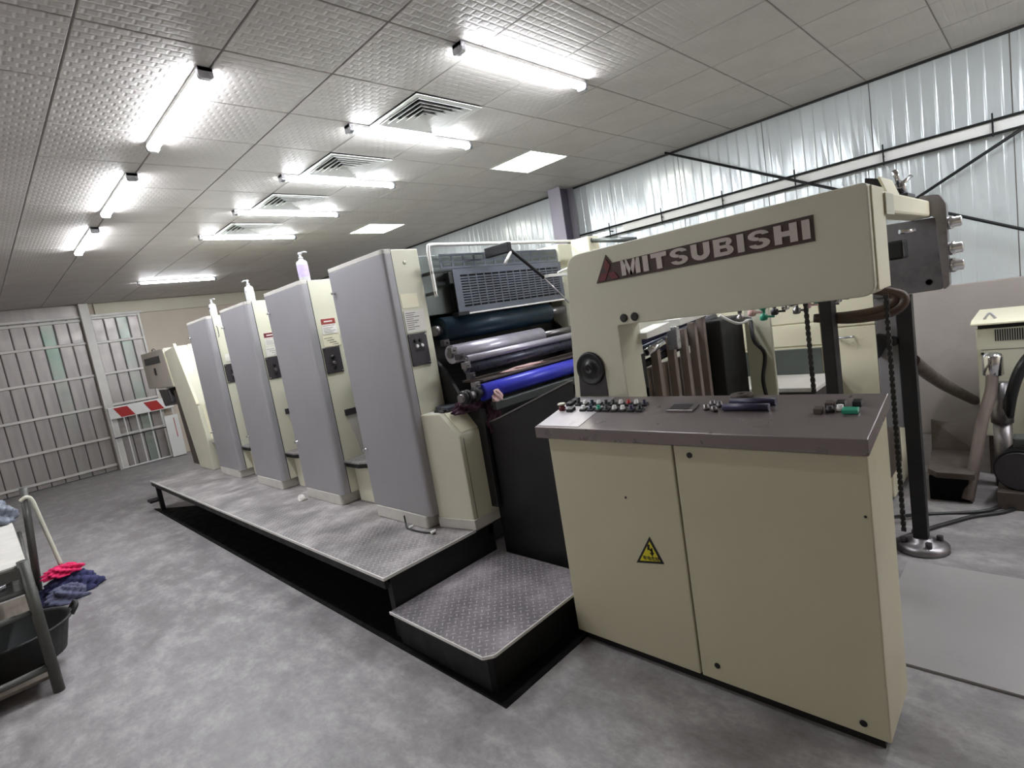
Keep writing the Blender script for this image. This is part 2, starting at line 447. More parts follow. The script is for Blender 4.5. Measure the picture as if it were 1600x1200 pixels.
# ------------------------------------------------------------------ ceiling lights
def tube_light(label, x, y, along='x', group='ceiling tube lights'):
    t = thing('tube_light', label, 'tube light', (x, y, CZ), group)
    L = 1.19
    if along == 'x': box('housing', 'white', t, x, x+L, y-.037, y+.037, CZ-.025, CZ-.001, .002)
    else: box('housing', 'white', t, x-.037, x+.037, y, y+L, CZ-.025, CZ-.001, .002)
    prof = [(-.036, CZ-.026)] + [(.036*math.cos(PI+PI*k/8), CZ-.032+.017*math.sin(PI+PI*k/8)) for k in range(9)] + [(.036, CZ-.026)]
    m = MB()
    if along == 'x': m.prism([(y+u, v) for u, v in prof], 0, x+.035, x+L-.035, True)
    else: m.prism([(x+u, v) for u, v in prof], 1, y+.035, y+L-.035, True)
    m.build('diffuser', 'tubeglow', t)
    for e in (0, 1):
        q = (y if along == 'y' else x)+e*(L-.033)
        pr = rounded([(-.038, CZ-.001), (-.038, CZ-.060), (.038, CZ-.060), (.038, CZ-.001)], [0, .02, .02, 0])
        if along == 'x': MB().prism([(y+u, v) for u, v in pr], 0, q, q+.033).build('end_cap', 'steel', t)
        else: MB().prism([(x+u, v) for u, v in pr], 1, q, q+.033).build('end_cap', 'steel', t)
    return t
XT = 2.27
for yy, lb in ((2.30, 'tube light nearest the top edge, not beside any air vent'), (3.545, 'tube light along the largest air vent'), (4.745, 'tube light along the second air vent'),
               (5.945, 'tube light along the third air vent'), (7.145, 'tube light along the farthest air vent'), (10.5, 'tube light nearest the far wall')):
    tube_light(lb, XT, yy)
for yy, lb in ((3.10, 'left-row tube light nearest the viewpoint'), (4.93, 'middle tube light of the left row'), (6.70, 'farthest tube light of the left row')):
    tube_light(lb, 1.2, yy, 'y', 'left row of tube lights')
for yy, lb in ((-.45, 'unseen fill tube added over the right aisle, nearest'), (-1.65, 'unseen fill tube added over the right aisle, middle'), (-2.85, 'unseen fill tube added over the right aisle, by the near wall')):
    tube_light(lb, 3.9, yy, 'x', 'added fill tubes, right aisle')  # unseen tubes added to brighten the console side and right floor
for yy, lb in ((3.0, 'unseen fill tube added over the left side, nearest'), (6.0, 'unseen fill tube added over the left side, farthest')):
    tube_light(lb, -3.0, yy, 'y', 'added fill tubes, left side')  # unseen tubes added as fill for the press doors and left floor
for (x, y), lb in zip(LPAN, ('larger square ceiling light panel near the column', 'smaller square ceiling light panel farther down the hall')):
    t = thing('ceiling_light_panel', lb, 'light panel', (x+.3, y+.3, CZ), 'square ceiling light panels')
    m = MB()
    for a in ((x+.004, x+.596, y+.004, y+.02), (x+.004, x+.596, y+.58, y+.596), (x+.004, x+.02, y+.02, y+.58), (x+.58, x+.596, y+.02, y+.58)): m.box(*a, CZ-.004, CZ+.025)
    m.build('frame', 'white', t)
    box('diffuser', 'panelglow', t, x+.02, x+.58, y+.02, y+.58, CZ+.002, CZ+.02)
for (x, y), lb in zip(VENTS, ('square louvred air vent nearest the viewpoint', 'second square louvred air vent from the viewpoint', 'third square louvred air vent from the viewpoint', 'farthest square louvred air vent')):
    t = thing('air_vent', lb, 'air vent', (x+.3, y+.3, CZ), 'square ceiling air vents')
    def ring(a, b, z0, z1):      # sloped square ring: outer half size a at z0, inner b at z1
        m = MB(); cx, cy = x+.3, y+.3
        A = [(cx+i*a, cy+j*a, z0) for i, j in ((-1, -1), (1, -1), (1, 1), (-1, 1))]; B = [(cx+i*b, cy+j*b, z1) for i, j in ((-1, -1), (1, -1), (1, 1), (-1, 1))]
        A2 = [(p[0], p[1], p[2]+.005) for p in A]; B2 = [(p[0], p[1], p[2]+.005) for p in B]
        fs = []
        for i in range(4):
            j = (i+1) % 4; fs += [(i, j, 4+j, 4+i), (8+i, 12+i, 12+j, 8+j), (i, 8+i, 8+j, j), (4+i, 4+j, 12+j, 12+i)]
        return m.add(A+B+A2+B2, fs)
    ring(.298, .25, CZ-.012, CZ-.006).build('frame', 'white', t)
    box('throat', 'plenum', t, x+.03, x+.57, y+.03, y+.57, CZ+.022, CZ+.028)
    for k in range(5):
        o_ = .245-.046*k; ring(o_, o_-.036, CZ-.014, CZ+.016).build('louvre', 'white', t)

# ================================================================== PRINTING PRESS
PITCH = 1.19; F1 = 2.92
ULAB = ['printing unit with exposed rollers, nearest the lettered delivery end',
        'second printing unit from the delivery end, with red and white warning sticker',
        'third printing unit from the delivery end, with faded sticker over its black switch plate',
        'fourth printing unit from the delivery end, beside the feeder']
def cap_text(s, size, mat, parent, name, origin, ux, uz, thick=.001, bold=0):
    """lettering as a mesh: origin lower-left, ux reading direction, uz up"""
    c = bpy.data.curves.new(name, 'FONT'); c.body = s; c.size = size; c.extrude = thick/2; c.offset = bold; c.resolution_u = 2
    o = bpy.data.objects.new(name, c); COL.objects.link(o)
    dg = bpy.context.evaluated_depsgraph_get(); me = bpy.data.meshes.new_from_object(o.evaluated_get(dg))
    bpy.data.objects.remove(o); ux, uz = Vector(ux), Vector(uz); un = ux.cross(uz); base = root_loc(parent)
    for v in me.vertices:
        p = Vector(origin)+ux*v.co.x+uz*v.co.y+un*(v.co.z+thick/2); v.co = p-base
    me.materials.clear(); me.materials.append(MT[mat])
    r = bpy.data.objects.new(name, me); COL.objects.link(r); r.parent = parent; return r

def printing_unit(i):
    F = F1+PITCH*i; B = F+.71; X0 = 1.95
    u = thing('printing_unit', ULAB[i], 'printing unit', (2.9, F+.35, 0), 'printing units of the press')
    # operator-side tower
    prof = rounded([(X0, F), (2.22, F), (2.22, B), (X0, B)], [.05, .012, .012, .02], 6)
    MB().prism(prof, 2, .49, 2.235, False).build('side_tower', 'cream', u, .006)
    wrap = rounded([(X0-.001, B-.012), (X0-.014, B-.012), (X0-.014, F-.009), (X0+.052, F-.009), (X0+.052, F-.001), (X0-.001, F-.001)], [0, .004, .045, .003, 0, .03], 6)
    dr = MB().prism(wrap, 2, .49, 2.208).build('door', 'door', u, .002)
    MB().prism(wrap, 2, 2.209, 2.237).build('top_trim', 'kick', u, .003)
    box('seam', 'dark', u, X0+.053, X0+.060, F-.0015, F+.001, .49, 2.235)
    for z in (2.06, .915): MB().lathe((X0-.014, B-.055, z), [(.012, 0), (.012, .008), (.006, .012), (.006, .022), (.0085, .024), (.0085, .03)], 10, axis=(-1, 0, 0)).build('latch', 'chrome', dr)
    kp = rounded([(1.93, F+.045), (2.2, F+.045), (2.2, B-.03), (1.93, B-.03)], .02)
    MB().prism(kp, 2, .402, .488).build('kick_plate', 'kick', u, .004)
    # switch plate on the face towards the viewer
    if i < 4:
        cp = box('switch_plate', 'panel', u, 2.017, 2.163, F-.007, F, 1.482, 1.692, .002)
        for x in (2.027, 2.153):
            for z in (1.494, 1.68): MB().lathe((x, F-.007, z), [(.006, 0), (.005, .004)], 8, axis=(0, -1, 0)).build('screw', 'chrome', cp)
        if i == 0:
            for x, z, mk in ((2.065, 1.645, 'black'), (2.105, 1.645, 'black'), (2.07, 1.61, 'white'), (2.11, 1.61, 'white')):
                MB().lathe((x, F-.007, z), [(.012, 0), (.012, .008), (.010, .014), (.009, .015)], 12, axis=(0, -1, 0)).build('button', mk, cp)
            box('marking_strip', 'black', cp, 2.06, 2.125, F-.0085, F-.007, 1.572, 1.59)
        else:
            MB().lathe((2.088, F-.007, 1.615), [(.017, 0), (.017, .006), (.011, .008), (.011, .018), (.006, .02)], 14, axis=(0, -1, 0)).build('button', 'black', cp)
            MB().lathe((2.09, F-.007, 1.565), [(.014, 0), (.014, .012), (.012, .013)], 14, axis=(0, -1, 0)).build('button', 'brush', cp)
            MB().lathe((2.092, F-.007, 1.53), [(.014, 0), (.013, .012)], 14, axis=(0, -1, 0)).build('button', 'black', cp)
    if i == 0:
        ip = box('instruction_plate', 'whitep', u, 2.02, 2.178, F-.004, F, 1.70, 1.842)
        for k in range(9):
            z = 1.828-.013*k
            box('print_line', 'panel', ip, 2.03, 2.03+.05+.085*random.random(), F-.0045, F-.004, z-.0035, z)
        MB().lathe((2.10, F, 2.15), [(.012, 0), (.012, .003), (.004, .004)], 12, axis=(0, -1, 0)).build('plug', 'cream', u)
        box('drawer_outline', 'creamb', u, 2.02, 2.15, F-.002, F, 1.86, 1.95)
    elif i in (1, 2):
        st = box('warning_sticker', 'whitep', u, 2.05, 2.175, F-.003, F, 1.80, 1.925)
        box('red_band', 'stickred' if i == 1 else 'maroon', st, 2.052, 2.173, F-.004, F-.003, 1.878, 1.922)
        box('white_bar', 'whitep', st, 2.075, 2.148, F-.0045, F-.004, 1.895, 1.905)
        for k, z in enumerate((1.867, 1.85, 1.838, 1.826, 1.814)): box('print_line', 'maroon' if k == 0 else 'panel', st, 2.06, 2.165-.02*(k % 3), F-.0035, F-.003, z-.003, z)
        box('instruction_plate', 'creamb' if i == 1 else 'whitep', u, 2.04, 2.185, F-.003, F, 1.70, 1.79)
        for k in range(4): box('smudge', 'brush', u, 2.05+.02*k, 2.12+.015*k, F-.0036, F-.003, 1.765-.018*k, 1.769-.018*k)
    else:
        box('instruction_plate', 'whitep', u, 2.05, 2.17, F-.003, F, 1.72, 1.80)
        MB().tube([(2.03, F-.004, 2.12), (2.03, F-.03, 2.10), (2.03, F-.03, 2.02), (2.03, F-.004, 2.0)], .004, 6).build('handle', 'dark', u)
    # lower hollow, foot plate and base in the gap before the tower
    if i > 0:
        MB().prism([(2.10, 1.17), (2.215, 1.17), (2.215, .80), (2.17, .80)], 1, F-.004, F-.001).build('recess_plate', 'kick', u)
        box('recess_head', 'panel', u, 2.095, 2.22, F-.012, F, 1.12, 1.172, .002)
        sp = [(2.0, F-.005), (2.0, F-.22), (2.06, F-.34), (2.24, F-.42), (2.24, F-.005)]
    else: sp = None
    if sp:
        MB().prism(sp, 2, .752, .765).build('foot_plate', 'treadp', u)
        MB().prism([(a+.012 if a < 2.1 else a, b+(.0 if b > F-.1 else .012)) for a, b in sp], 2, .715, .751).build('foot_plate_rim', 'skirt', u)
        box('base_cover', 'cream', u, 2.08, 2.24, F-.475, F-.002, .402, .714, .006)
    # drive-side frame and dark core
    box('drive_side_frame', 'cream', u, 3.68, 3.95, F, B, .02, 2.235, .01)
    box('core', 'dark', u, 2.222, 3.678, F+.16, B-.03, .02, 2.02, .004)
    box('top_cover', 'greyg', u, 2.222, 3.678, F+.06, B-.01, 2.03, 2.19, .006)
    # inner cheeks with brackets
    for x in (2.222, 3.652): MB().prism([(F-.0, .5), (F-.36, .5), (F-.36, 1.15), (F-.20, 1.18), (F-.05, 1.42), (F+.15, 1.60), (F+.15, .5)], 0, x, x+.026).build('cheek', 'dark', u, .003)
    box('cover_plate', 'greyg', u, 2.222, 3.678, F+.02, F+.05, 1.79, 2.19, .004)
    # guard with slotted grille
    gx0, gx1 = 2.42, 3.58
    g = MB(); y0, y1 = F-.075, F-.068
    g.box(gx0, gx1, y0, y1, 2.035, 2.075).box(gx0, gx1, y0, y1, 1.775, 1.815).box(gx0, gx0+.06, y0, y1, 1.815, 2.035).box(gx1-.04, gx1, y0, y1, 1.815, 2.035)
    n = 14
    for k in range(1, n): x = gx0+.06+(gx1-gx0-.10)*k/n; g.box(x-.0055, x+.0055, y0, y1, 1.815, 2.035)
    for k in range(1, 12): z = 1.815+.22*k/12; g.box(gx0+.06, gx1-.04, y0+.0005, y1-.0005, z-.0048, z+.0048)
    go = g.build('guard_grille', 'grille', u)
    box('guard_back', 'black', go, gx0, gx1, F-.03, F-.025, 1.78, 2.07)
    g = MB(); y0, y1 = F-.045, F-.038
    for z0, z1 in ((2.085, 2.10), (2.125, 2.14), (2.17, 2.185)): g.box(gx0-.06, gx1, y0, y1, z0, z1)
    for k in range(13): x = gx0-.06+(gx1-gx0+.06)*k/12; g.box(x-.008, x+.008, y0+.001, y1-.001, 2.085, 2.185)
    g.build('upper_grille', 'grille', u)
    box('grille_lip', 'edge', u, gx0+.03, gx1-.02, F-.085, F-.05, 1.762, 1.774, .003)
    box('hinge', 'black', u, gx0-.03, gx0+.07, F-.10, F-.03, 1.76, 1.785, .003)
    box('hinge', 'black', u, gx0-.035, gx0+.02, F-.07, F-.02, 1.98, 2.06, .004)
    # rollers across the press
    def roller(nm, mk, yy, z, r, xa, xb, journ=True):
        o = MB().cyl((xa, yy, z), (xb, yy, z), r, 24).build(nm, mk, u)
        MB().cyl((2.248, yy, z), (xa, yy, z), r*.42, 12).build('journal', 'brush', o)
        MB().cyl((xb, yy, z), (3.652, yy, z), r*.42, 12).build('journal', 'brush', o)
    roller('teal_roller', 'teal', F+.02, 1.685, .085, 2.30, 3.42)
    roller('plate_cylinder', 'silver', F-.10, 1.515, .062, 2.262, 3.17)
    roller('rider_roller', 'silver', F-.25, 1.475, .024, 2.26, 3.5)
    roller('ink_roller', 'inkroll', F-.235, 1.415, .038, 2.26, 3.5)
    roller('blue_roller', 'blue', F-.35, 1.255, .054, 2.252, 3.6)
    MB().cyl((2.07, F-.35, 1.255), (2.25, F-.35, 1.255), .026, 16).build('roller_shaft', 'brush', u)
    box('ink_tray', 'brown', u, 2.30, 3.6, F-.33, F-.12, 1.315, 1.33, .003)
    box('cross_bar', 'greyg', u, 2.30, 3.62, F-.42, F-.36, 1.13, 1.185, .006)
    for k, (yy, z) in enumerate(((F-.10, 1.60), (F-.16, 1.545), (F-.22, 1.50), (F-.27, 1.44), (F-.30, 1.37), (F-.33, 1.31))):
        MB().box(2.20, 2.247, yy-.03, yy+.012, z-.02, z+.02).cyl((2.225, yy-.03, z), (2.225, yy-.05, z), .008, 8).build('bearing_block', 'brush' if k % 2 else 'panel', u, .003)
    for xx in (2.10, 2.13, 2.20): MB().lathe((xx, F-.35, 1.255), [(.03, -.012), (.046, -.008), (.046, .008), (.03, .012)], 18, axis=(1, 0, 0)).build('roller_ring', 'black', u)
    return u
UN = [printing_unit(i) for i in range(4)]
u1 = UN[0]
# cream corner box before the first unit
def xl(y): return 1.995+(2.93-y)*.2
def slant(prof, x1, off=0):
    n = len(prof); vs = [(xl(y_)+off, y_, z_) for y_, z_ in prof]+[(x1, y_, z_) for y_, z_ in prof]
    return MB().add(vs, [tuple(range(n)), tuple(range(2*n-1, n-1, -1))]+[(i, n+i, n+(i+1) % n, (i+1) % n) for i in range(n)])
slant([(2.918, .402), (2.625, .402), (2.625, 1.02), (2.755, 1.165), (2.918, 1.165)], 2.30).build('corner_box', 'cream', u1, .006)
MB().add([(2.085, 2.634, 1.035), (2.28, 2.634, 1.035), (2.28, 2.745, 1.159), (2.065, 2.745, 1.159), (2.085, 2.630, 1.039), (2.28, 2.630, 1.039), (2.28, 2.741, 1.163), (2.065, 2.741, 1.163)],
         [(0, 1, 2, 3), (4, 5, 6, 7), (0, 1, 5, 4), (1, 2, 6, 5), (2, 3, 7, 6), (3, 0, 4, 7)]).build('slope_panel', 'creamb', u1)
MB().prism([(2.09, 2.74), (2.33, 2.72), (2.33, 2.905), (2.12, 2.905)], 2, 1.167, 1.192).build('box_tread', 'grille', u1, .004)
slant([(2.917, .402), (2.617, .402), (2.617, .468), (2.917, .468)], 2.306, -.006).build('box_kick', 'kick', u1, .003)
box('box_seam', 'dark', u1, 2.085, 2.088, 2.6235, 2.6255, .47, 1.0)
# handrail across the top of the first unit
MB().tube([(2.235, 2.83, 1.90), (2.235, 2.83, 2.10), (2.24, 2.83, 2.215), (2.275, 2.83, 2.238), (2.5, 2.83, 2.238), (3.4, 2.83, 2.238), (4.25, 2.83, 2.238)], .012, 8, 5).build('handrail', 'edge', u1)
box('rail_clip', 'panel', u1, 2.225, 2.25, 2.82, 2.925, 2.05, 2.07, .002)
box('rail_clip', 'panel', u1, 2.225, 2.25, 2.82, 2.925, 1.92, 1.94, .002)
# gas strut and silver arm in front of the guard
MB().cyl((2.745, 2.60, 2.157), (3.06, 2.60, 1.94), .012, 10).build('gas_strut', 'dark', u1)
MB().cyl((3.04, 2.60, 1.955), (3.40, 2.60, 1.66), .006, 8).build('strut_rod', 'chrome', u1)
MB().box(2.72, 2.76, 2.585, 2.82, 2.13, 2.20).build('strut_bracket', 'dark', u1, .006)
MB().cyl((2.745, 2.59, 2.13), (2.66, 2.58, 2.05), .01, 8).build('lever', 'edge', u1)
MB().box(3.0, 3.5, 2.50, 2.54, 1.93, 1.95).cyl((3.12, 2.51, 1.955), (3.26, 2.5, 1.985), .008, 8).build('swing_arm', 'edge', u1)

# ---------------- platform, step
pl = thing('walkway_platform', 'long worn tread-plate walkway beside the printing units', 'platform', (1.7, 5.3, 0))
box('deck', 'treadp', pl, 1.375, 2.215, 2.64, 8.12, .385, .40)
box('edge_strip', 'edge', pl, 1.368, 1.3745, 2.632, 8.12, .384, .4015)
box('edge_strip', 'edge', pl, 1.3755, 2.06, 2.632, 2.6395, .384, .4015)
box('side_beam', 'skirt', pl, 1.372, 1.395, 2.637, 8.12, .335, .3835)
box('side_beam', 'skirt', pl, 2.17, 2.21, 2.637, 8.12, .325, .3835)
box('end_skirt', 'skirt', pl, 1.411, 2.21, 2.637, 2.65, .0, .3835)
box('end_beam', 'skirt', pl, 1.411, 2.165, 8.08, 8.12, .325, .3835)
for xx, yy in ((1.42, 8.05), (2.1, 8.05), (2.1, 6.0), (2.1, 4.0), (1.45, 2.69)):
    box('leg', 'skirt', pl, xx-.025, xx+.025, yy-.025, yy+.025, .0, .3245, .003)
box('leg_tie', 'skirt', pl, 1.30, 1.44, 8.03, 8.20, .13, .16, .003)
st = thing('tread_step', 'low tread-plate step between the walkway and the console', 'step', (1.8, 2.2, 0))
sp = [(1.365, 2.625), (1.365, 1.86), (1.405, 1.825), (2.2, 1.825), (2.2, 2.625)]
MB().prism(sp, 2, .198, .21).build('deck', 'treads', st)
ed = MB()
for a, b in zip(sp[:3], sp[1:4]):
    A, Bv = Vector(a+(0,)), Vector(b+(0,)); n = (Bv-A).cross(Vector((0, 0, 1))).normalized()*-.006
    if n.x > 0 or n.y > 0: n = -n
    ed.add([(A.x, A.y, .197), (Bv.x, Bv.y, .197), (Bv.x+n.x, Bv.y+n.y, .197), (A.x+n.x, A.y+n.y, .197), (A.x, A.y, .2115), (Bv.x, Bv.y, .2115), (Bv.x+n.x, Bv.y+n.y, .2115), (A.x+n.x, A.y+n.y, .2115)],
           [(0, 1, 2, 3), (4, 5, 6, 7), (0, 1, 5, 4), (1, 2, 6, 5), (2, 3, 7, 6), (3, 0, 4, 7)])
ed.build('edge_strip', 'edge', st)
MB().prism([(1.40, 2.62), (1.40, 1.88), (1.42, 1.86), (2.19, 1.86), (2.19, 2.62)], 2, 0, .197).build('base', 'skirt', st)
shadow_sheet = MB().prism([(1.362, 8.30), (1.362, 1.752), (2.25, 1.752), (2.25, 7.0), (2.05, 7.25), (1.8, 7.55), (1.55, 7.95)], 2, .001, .005).build('floor_shadow', 'blackm')  # thin black sheet stands in for the shadow under walkway and step
tag(shadow_sheet, 'black sheet painting the shadow on the floor beneath the walkway and step', 'mat')  # filed as a mat, but it is only the painted shadow

# ---------------- side guard between first unit and delivery
sg = thing('side_guard', 'dark sloping side guard between corner box and lettered delivery', 'guard', (2.3, 2.2, 0))
MB().prism([(2.605, .0), (2.605, 1.04), (2.44, 1.09), (1.85, 1.30), (1.85, .0)], 0, 2.262, 2.285).build('panel', 'dark', sg)
MB().prism([(2.605, 1.041), (2.44, 1.091), (1.85, 1.301), (1.85, 1.309), (2.44, 1.10), (2.605, 1.05)], 0, 2.257, 2.29).build('top_edge', 'brush', sg)
for k in range(7):
    yy = 2.5-.09*k; MB().box(2.40, 3.5, yy-.012, yy+.012, 1.0+.02*k, 1.03+.02*k).build('gripper_bar', 'panel', sg)
    for j in range(5): MB().box(2.5+.2*j, 2.54+.2*j, yy-.02, yy+.014, 1.03+.02*k, 1.06+.02*k).build('gripper', 'brush' if j % 2 else 'dark', sg, .003)

# ---------------- feeder
fd = thing('feeder', 'cream feeder end of the press with grey control box, beyond the last unit', 'press feeder', (2.6, 8.6, 0))
prof = [(8.53, 1.99), (7.97, 2.03), (7.59, 1.25), (7.51, .80), (7.55, .402), (8.10, .402)]
MB().prism(rounded(prof, [.03, .06, .05, .03, 0, 0]), 0, 1.95, 2.10).build('side_cover', 'cream', fd, .006)
MB().prism([(7.975, 2.03), (8.4, 2.0), (8.4, .45), (7.62, .45), (7.52, .80), (7.605, 1.25)], 0, 2.102, 3.75).build('sloped_body', 'creamb', fd, .01)
MB().prism([(7.99, 2.06), (7.965, 2.045), (7.58, 1.26), (7.61, 1.26)], 0, 1.944, 1.975).build('edge_strip', 'creamb', fd)
MB().prism([(7.585, 1.25), (7.505, .80), (7.53, .80), (7.61, 1.25)], 0, 2.0, 2.03).build('edge_strip', 'creamb', fd)
ib = box('instruction_plate', 'whitep', fd, 2.3, 2.5, 7.80, 7.81, 1.74, 1.84)
box('foot_plate', 'treadp', fd, 1.99, 2.24, 7.24, 7.50, .752, .765)
MB().prism([(8.58, .402), (8.11, .402), (8.45, 1.45), (8.75, 1.45)], 0, 2.0, 3.6).build('base', 'brown', fd)
MB().prism([(8.135, .40), (8.95, .0), (8.3, .0), (8.135, .34)], 0, 1.96, 3.6).build('skirt', 'brown', fd)
cb = MB().prism([(8.545, 2.045), (9.92, 2.045), (9.92, 1.505), (8.40, 1.505)], 0, 1.95, 2.5).build('control_box', 'feedgrey', fd, .012)
box('nameplate', 'panel', cb, 1.944, 1.949, 8.85, 9.75, 1.86, 1.96)
box('box_latch', 'dark', cb, 1.938, 1.949, 9.2, 9.27, 1.70, 1.80, .003)
MB().prism([(8.535, 2.03), (8.58, 2.03), (8.45, 1.51), (8.405, 1.51)], 0, 1.942, 1.9495).build('corner_strip', 'creamb', cb)
MB().prism([(8.9, 1.50), (8.85, 1.28), (9.3, 1.22), (9.45, 1.50)], 0, 1.97, 2.3).build('motor_cover', 'panel', fd, .02)
box('lamp_head', 'white', fd, 1.96, 2.05, 8.9, 9.4, 1.475, 1.503, .005)
MB().tube([(1.98, 9.3, 2.045), (1.98, 9.25, 2.075), (1.98, 9.15, 2.075), (1.98, 9.1, 2.045)], .006, 6).build('lift_eye', 'dark', fd)

# ---------------- delivery end with lettering
dv = thing('delivery_unit', 'cream delivery end with raised lettering and red emblem above the console', 'press delivery', (2.9, 1.1, 0))
XP = 2.27
outline = [(1.76, 1.955), (.43, 1.955), (.43, 1.563), (1.505, 1.572), (1.50, 1.22), (1.50, 0.02), (1.845, .02), (1.838, 1.20)]
oc = rounded(outline, [.08, .02, .045, .012, 0, 0, 0, 0], 6)
MB().prism(oc, 0, XP, 2.47).build('side_cover', 'cream', dv, .005)
MB().prism(rounded([(1.798, 1.218), (1.785, 1.36), (1.76, 1.425), (1.70, 1.452), (1.645, 1.425), (1.618, 1.36), (1.618, 1.218)], 0), 0, XP-.003, XP+.002).build('recess_plate', 'panel', dv)
dl = MB().lathe((XP-.003, 1.703, 1.366), [(.084, 0), (.088, .004), (.084, .012), (.074, .012), (.066, .004), (.04, .006), (.028, .02), (.020, .022), (.012, .012), (.004, .010)], 32, axis=(-1, 0, 0)).build('round_handwheel', 'black', dv)
for yy in (1.464, 1.404): MB().lathe((XP, yy, 1.603), [(.019, 0), (.021, .003), (.018, .006), (.008, .004), (.003, .004)], 18, axis=(-1, 0, 0)).build('rubber_plug', 'black', dv)
box('end_strip', 'creamb', dv, XP+.03, 2.50, .424, .4295, 1.58, 1.945, .002)
# badge
pla = MB().prism([(1.592, 1.790), (1.517, 1.918), (1.487, 1.874), (.605, 1.886), (.605, 1.790)], 0, XP-.004, XP).build('nameplate', 'badge', dv)
s_ = .041; cy, cz = 1.516, 1.831; h3 = math.sqrt(3)/2
for kind, pts in (('emblem_diamond', [(0, 0), (.5, h3), (0, 2*h3), (-.5, h3)]), ('emblem_diamond', [(0, 0), (-1, 0), (-1.5, -h3), (-.5, -h3)]), ('emblem_diamond', [(0, 0), (1, 0), (1.5, -h3), (.5, -h3)])):
    MB().prism([(cy-s_*(a*.94), cz+s_*(b*.94)) for a, b in pts], 0, XP-.008, XP-.004).build(kind, 'maroon', pla)
def arc(cx, cy, r0x, r0y, r1x, r1y, a0, a1, n=8):
    o = [(cx+r1x*math.cos(a0+(a1-a0)*k/n), cy+r1y*math.sin(a0+(a1-a0)*k/n)) for k in range(n+1)]
    i = [(cx+r0x*math.cos(a0+(a1-a0)*k/n), cy+r0y*math.sin(a0+(a1-a0)*k/n)) for k in range(n+1)]
    return [[o[k], o[k+1], i[k+1], i[k]] for k in range(n)]
def glyph(ch):
    """heavy sans letters in unit height, list of convex polygons and width"""
    if ch == 'I': return [[(0, 0), (.40, 0), (.40, 1), (0, 1)]], .40
    if ch == 'T': return [[(0, .72), (1.15, .72), (1.15, 1), (0, 1)], [(.38, 0), (.77, 0), (.77, .72), (.38, .72)]], 1.15
    if ch == 'H': return [[(0, 0), (.40, 0), (.40, 1), (0, 1)], [(.82, 0), (1.22, 0), (1.22, 1), (.82, 1)], [(.40, .36), (.82, .36), (.82, .64), (.40, .64)]], 1.22
    if ch == 'M': return [[(0, 0), (.36, 0), (.36, 1), (0, 1)], [(1.14, 0), (1.5, 0), (1.5, 1), (1.14, 1)], [(.22, 1), (.52, 1), (.89, 0), (.61, 0)], [(1.28, 1), (.98, 1), (.61, 0), (.89, 0)]], 1.5
    if ch == 'U': return [[(0, .42), (.40, .42), (.40, 1), (0, 1)], [(.82, .42), (1.22, .42), (1.22, 1), (.82, 1)]] + arc(.61, .42, .21, .15, .61, .42, PI, 2*PI), 1.22
    if ch == 'B': return ([[(0, 0), (.40, 0), (.40, 1), (0, 1)], [(.40, .78), (.78, .78), (.78, 1), (.40, 1)], [(.40, .42), (.80, .42), (.80, .60), (.40, .60)], [(.40, 0), (.80, 0), (.80, .22), (.40, .22)]]
                          + arc(.78, .76, .05, .05, .38, .24, -PI/2, PI/2) + arc(.80, .28, .05, .07, .42, .28, -PI/2, PI/2)), 1.22
    if ch == 'S': return (arc(.60, .72, .22, .10, .60, .28, .15, PI) + arc(.60, .72, .22, .10, .60, .28, PI, 1.5*PI) + arc(.62, .28, .22, .10, .60, .28, 0, PI/2)
                          + arc(.62, .28, .22, .10, .60, .28, -PI+.15, 0)), 1.22
text = 'MITSUBISHI'; gl = [glyph(c) for c in text]; hh = .071
tot = sum(wd for _, wd in gl); span = 1.437-.617; gap = .016; sx = (span-gap*(len(text)-1))/tot
yy = 1.437
for (polys, wd), c in zip(gl, text):
    m = MB()
    for p in polys: m.prism([(yy-u*sx, 1.8025+v*hh) for u, v in p], 0, XP-.0085, XP-.004)
    m.build('letter', 'letter', pla); yy -= wd*sx+gap
# far end: cross arm, gear plate, shafts
box('cross_arm', 'creamb', dv, 2.47, 3.66, .42, .52, 1.852, 1.935, .012)
box('arm_bracket', 'cream', dv, 2.475, 2.62, .415, .4195, 1.845, 1.925, .003)
MB().prism([(.535, 1.937), (.46, 1.937), (.485, 2.01), (.53, 2.025)], 0, 2.75, 3.0).build('arm_hood', 'dark', dv, .004)
MB().prism([(.458, 1.937), (.45, 1.937), (.475, 2.015), (.484, 2.012)], 0, 2.74, 3.0).build('hood_lip', 'creamb', dv)
MB().box(3.05, 3.25, .43, .50, 1.936, 1.955).build('valve_base', 'panel', dv, .005)
MB().cyl((3.18, .465, 1.955), (3.10, .465, 2.0), .02, 12).cyl((3.10, .465, 1.995), (3.16, .43, 2.03), .009, 8).cyl((3.10, .465, 1.995), (3.06, .475, 2.06), .012, 8).build('valve_fitting', 'chrome', dv)
MB().prism([(3.05, 1.956), (3.24, 1.956), (3.2, 1.985), (3.12, 2.0)], 1, .47, .49).build('valve_guard', 'dark', dv, .004)
MB().prism(rounded([(.70, 1.86), (.395, 1.845), (.385, 1.475), (.70, 1.465)], .02), 0, 3.60, 3.66).build('gear_plate', 'gearp', dv, .004)
MB().prism(rounded([(.46, 1.965), (.38, 1.955), (.355, 1.90), (.36, 1.49), (.385, 1.47), (.40, 1.84), (.47, 1.90)], .012), 0, 3.585, 3.665).build('gear_case_edge', 'brush', dv, .004)
MB().lathe((3.60, .445, 1.52), [(.016, 0), (.016, .003), (.008, -.004)], 14, axis=(-1, 0, 0)).build('plate_hole', 'black', dv)
MB().box(3.27, 3.40, .493, .565, 1.665, 1.757).build('motor_block', 'black', dv, .012)
MB().cyl((3.30, .51, 1.796), (3.34, .455, 1.791), .011, 10).build('sensor_rod', 'chrome', dv)
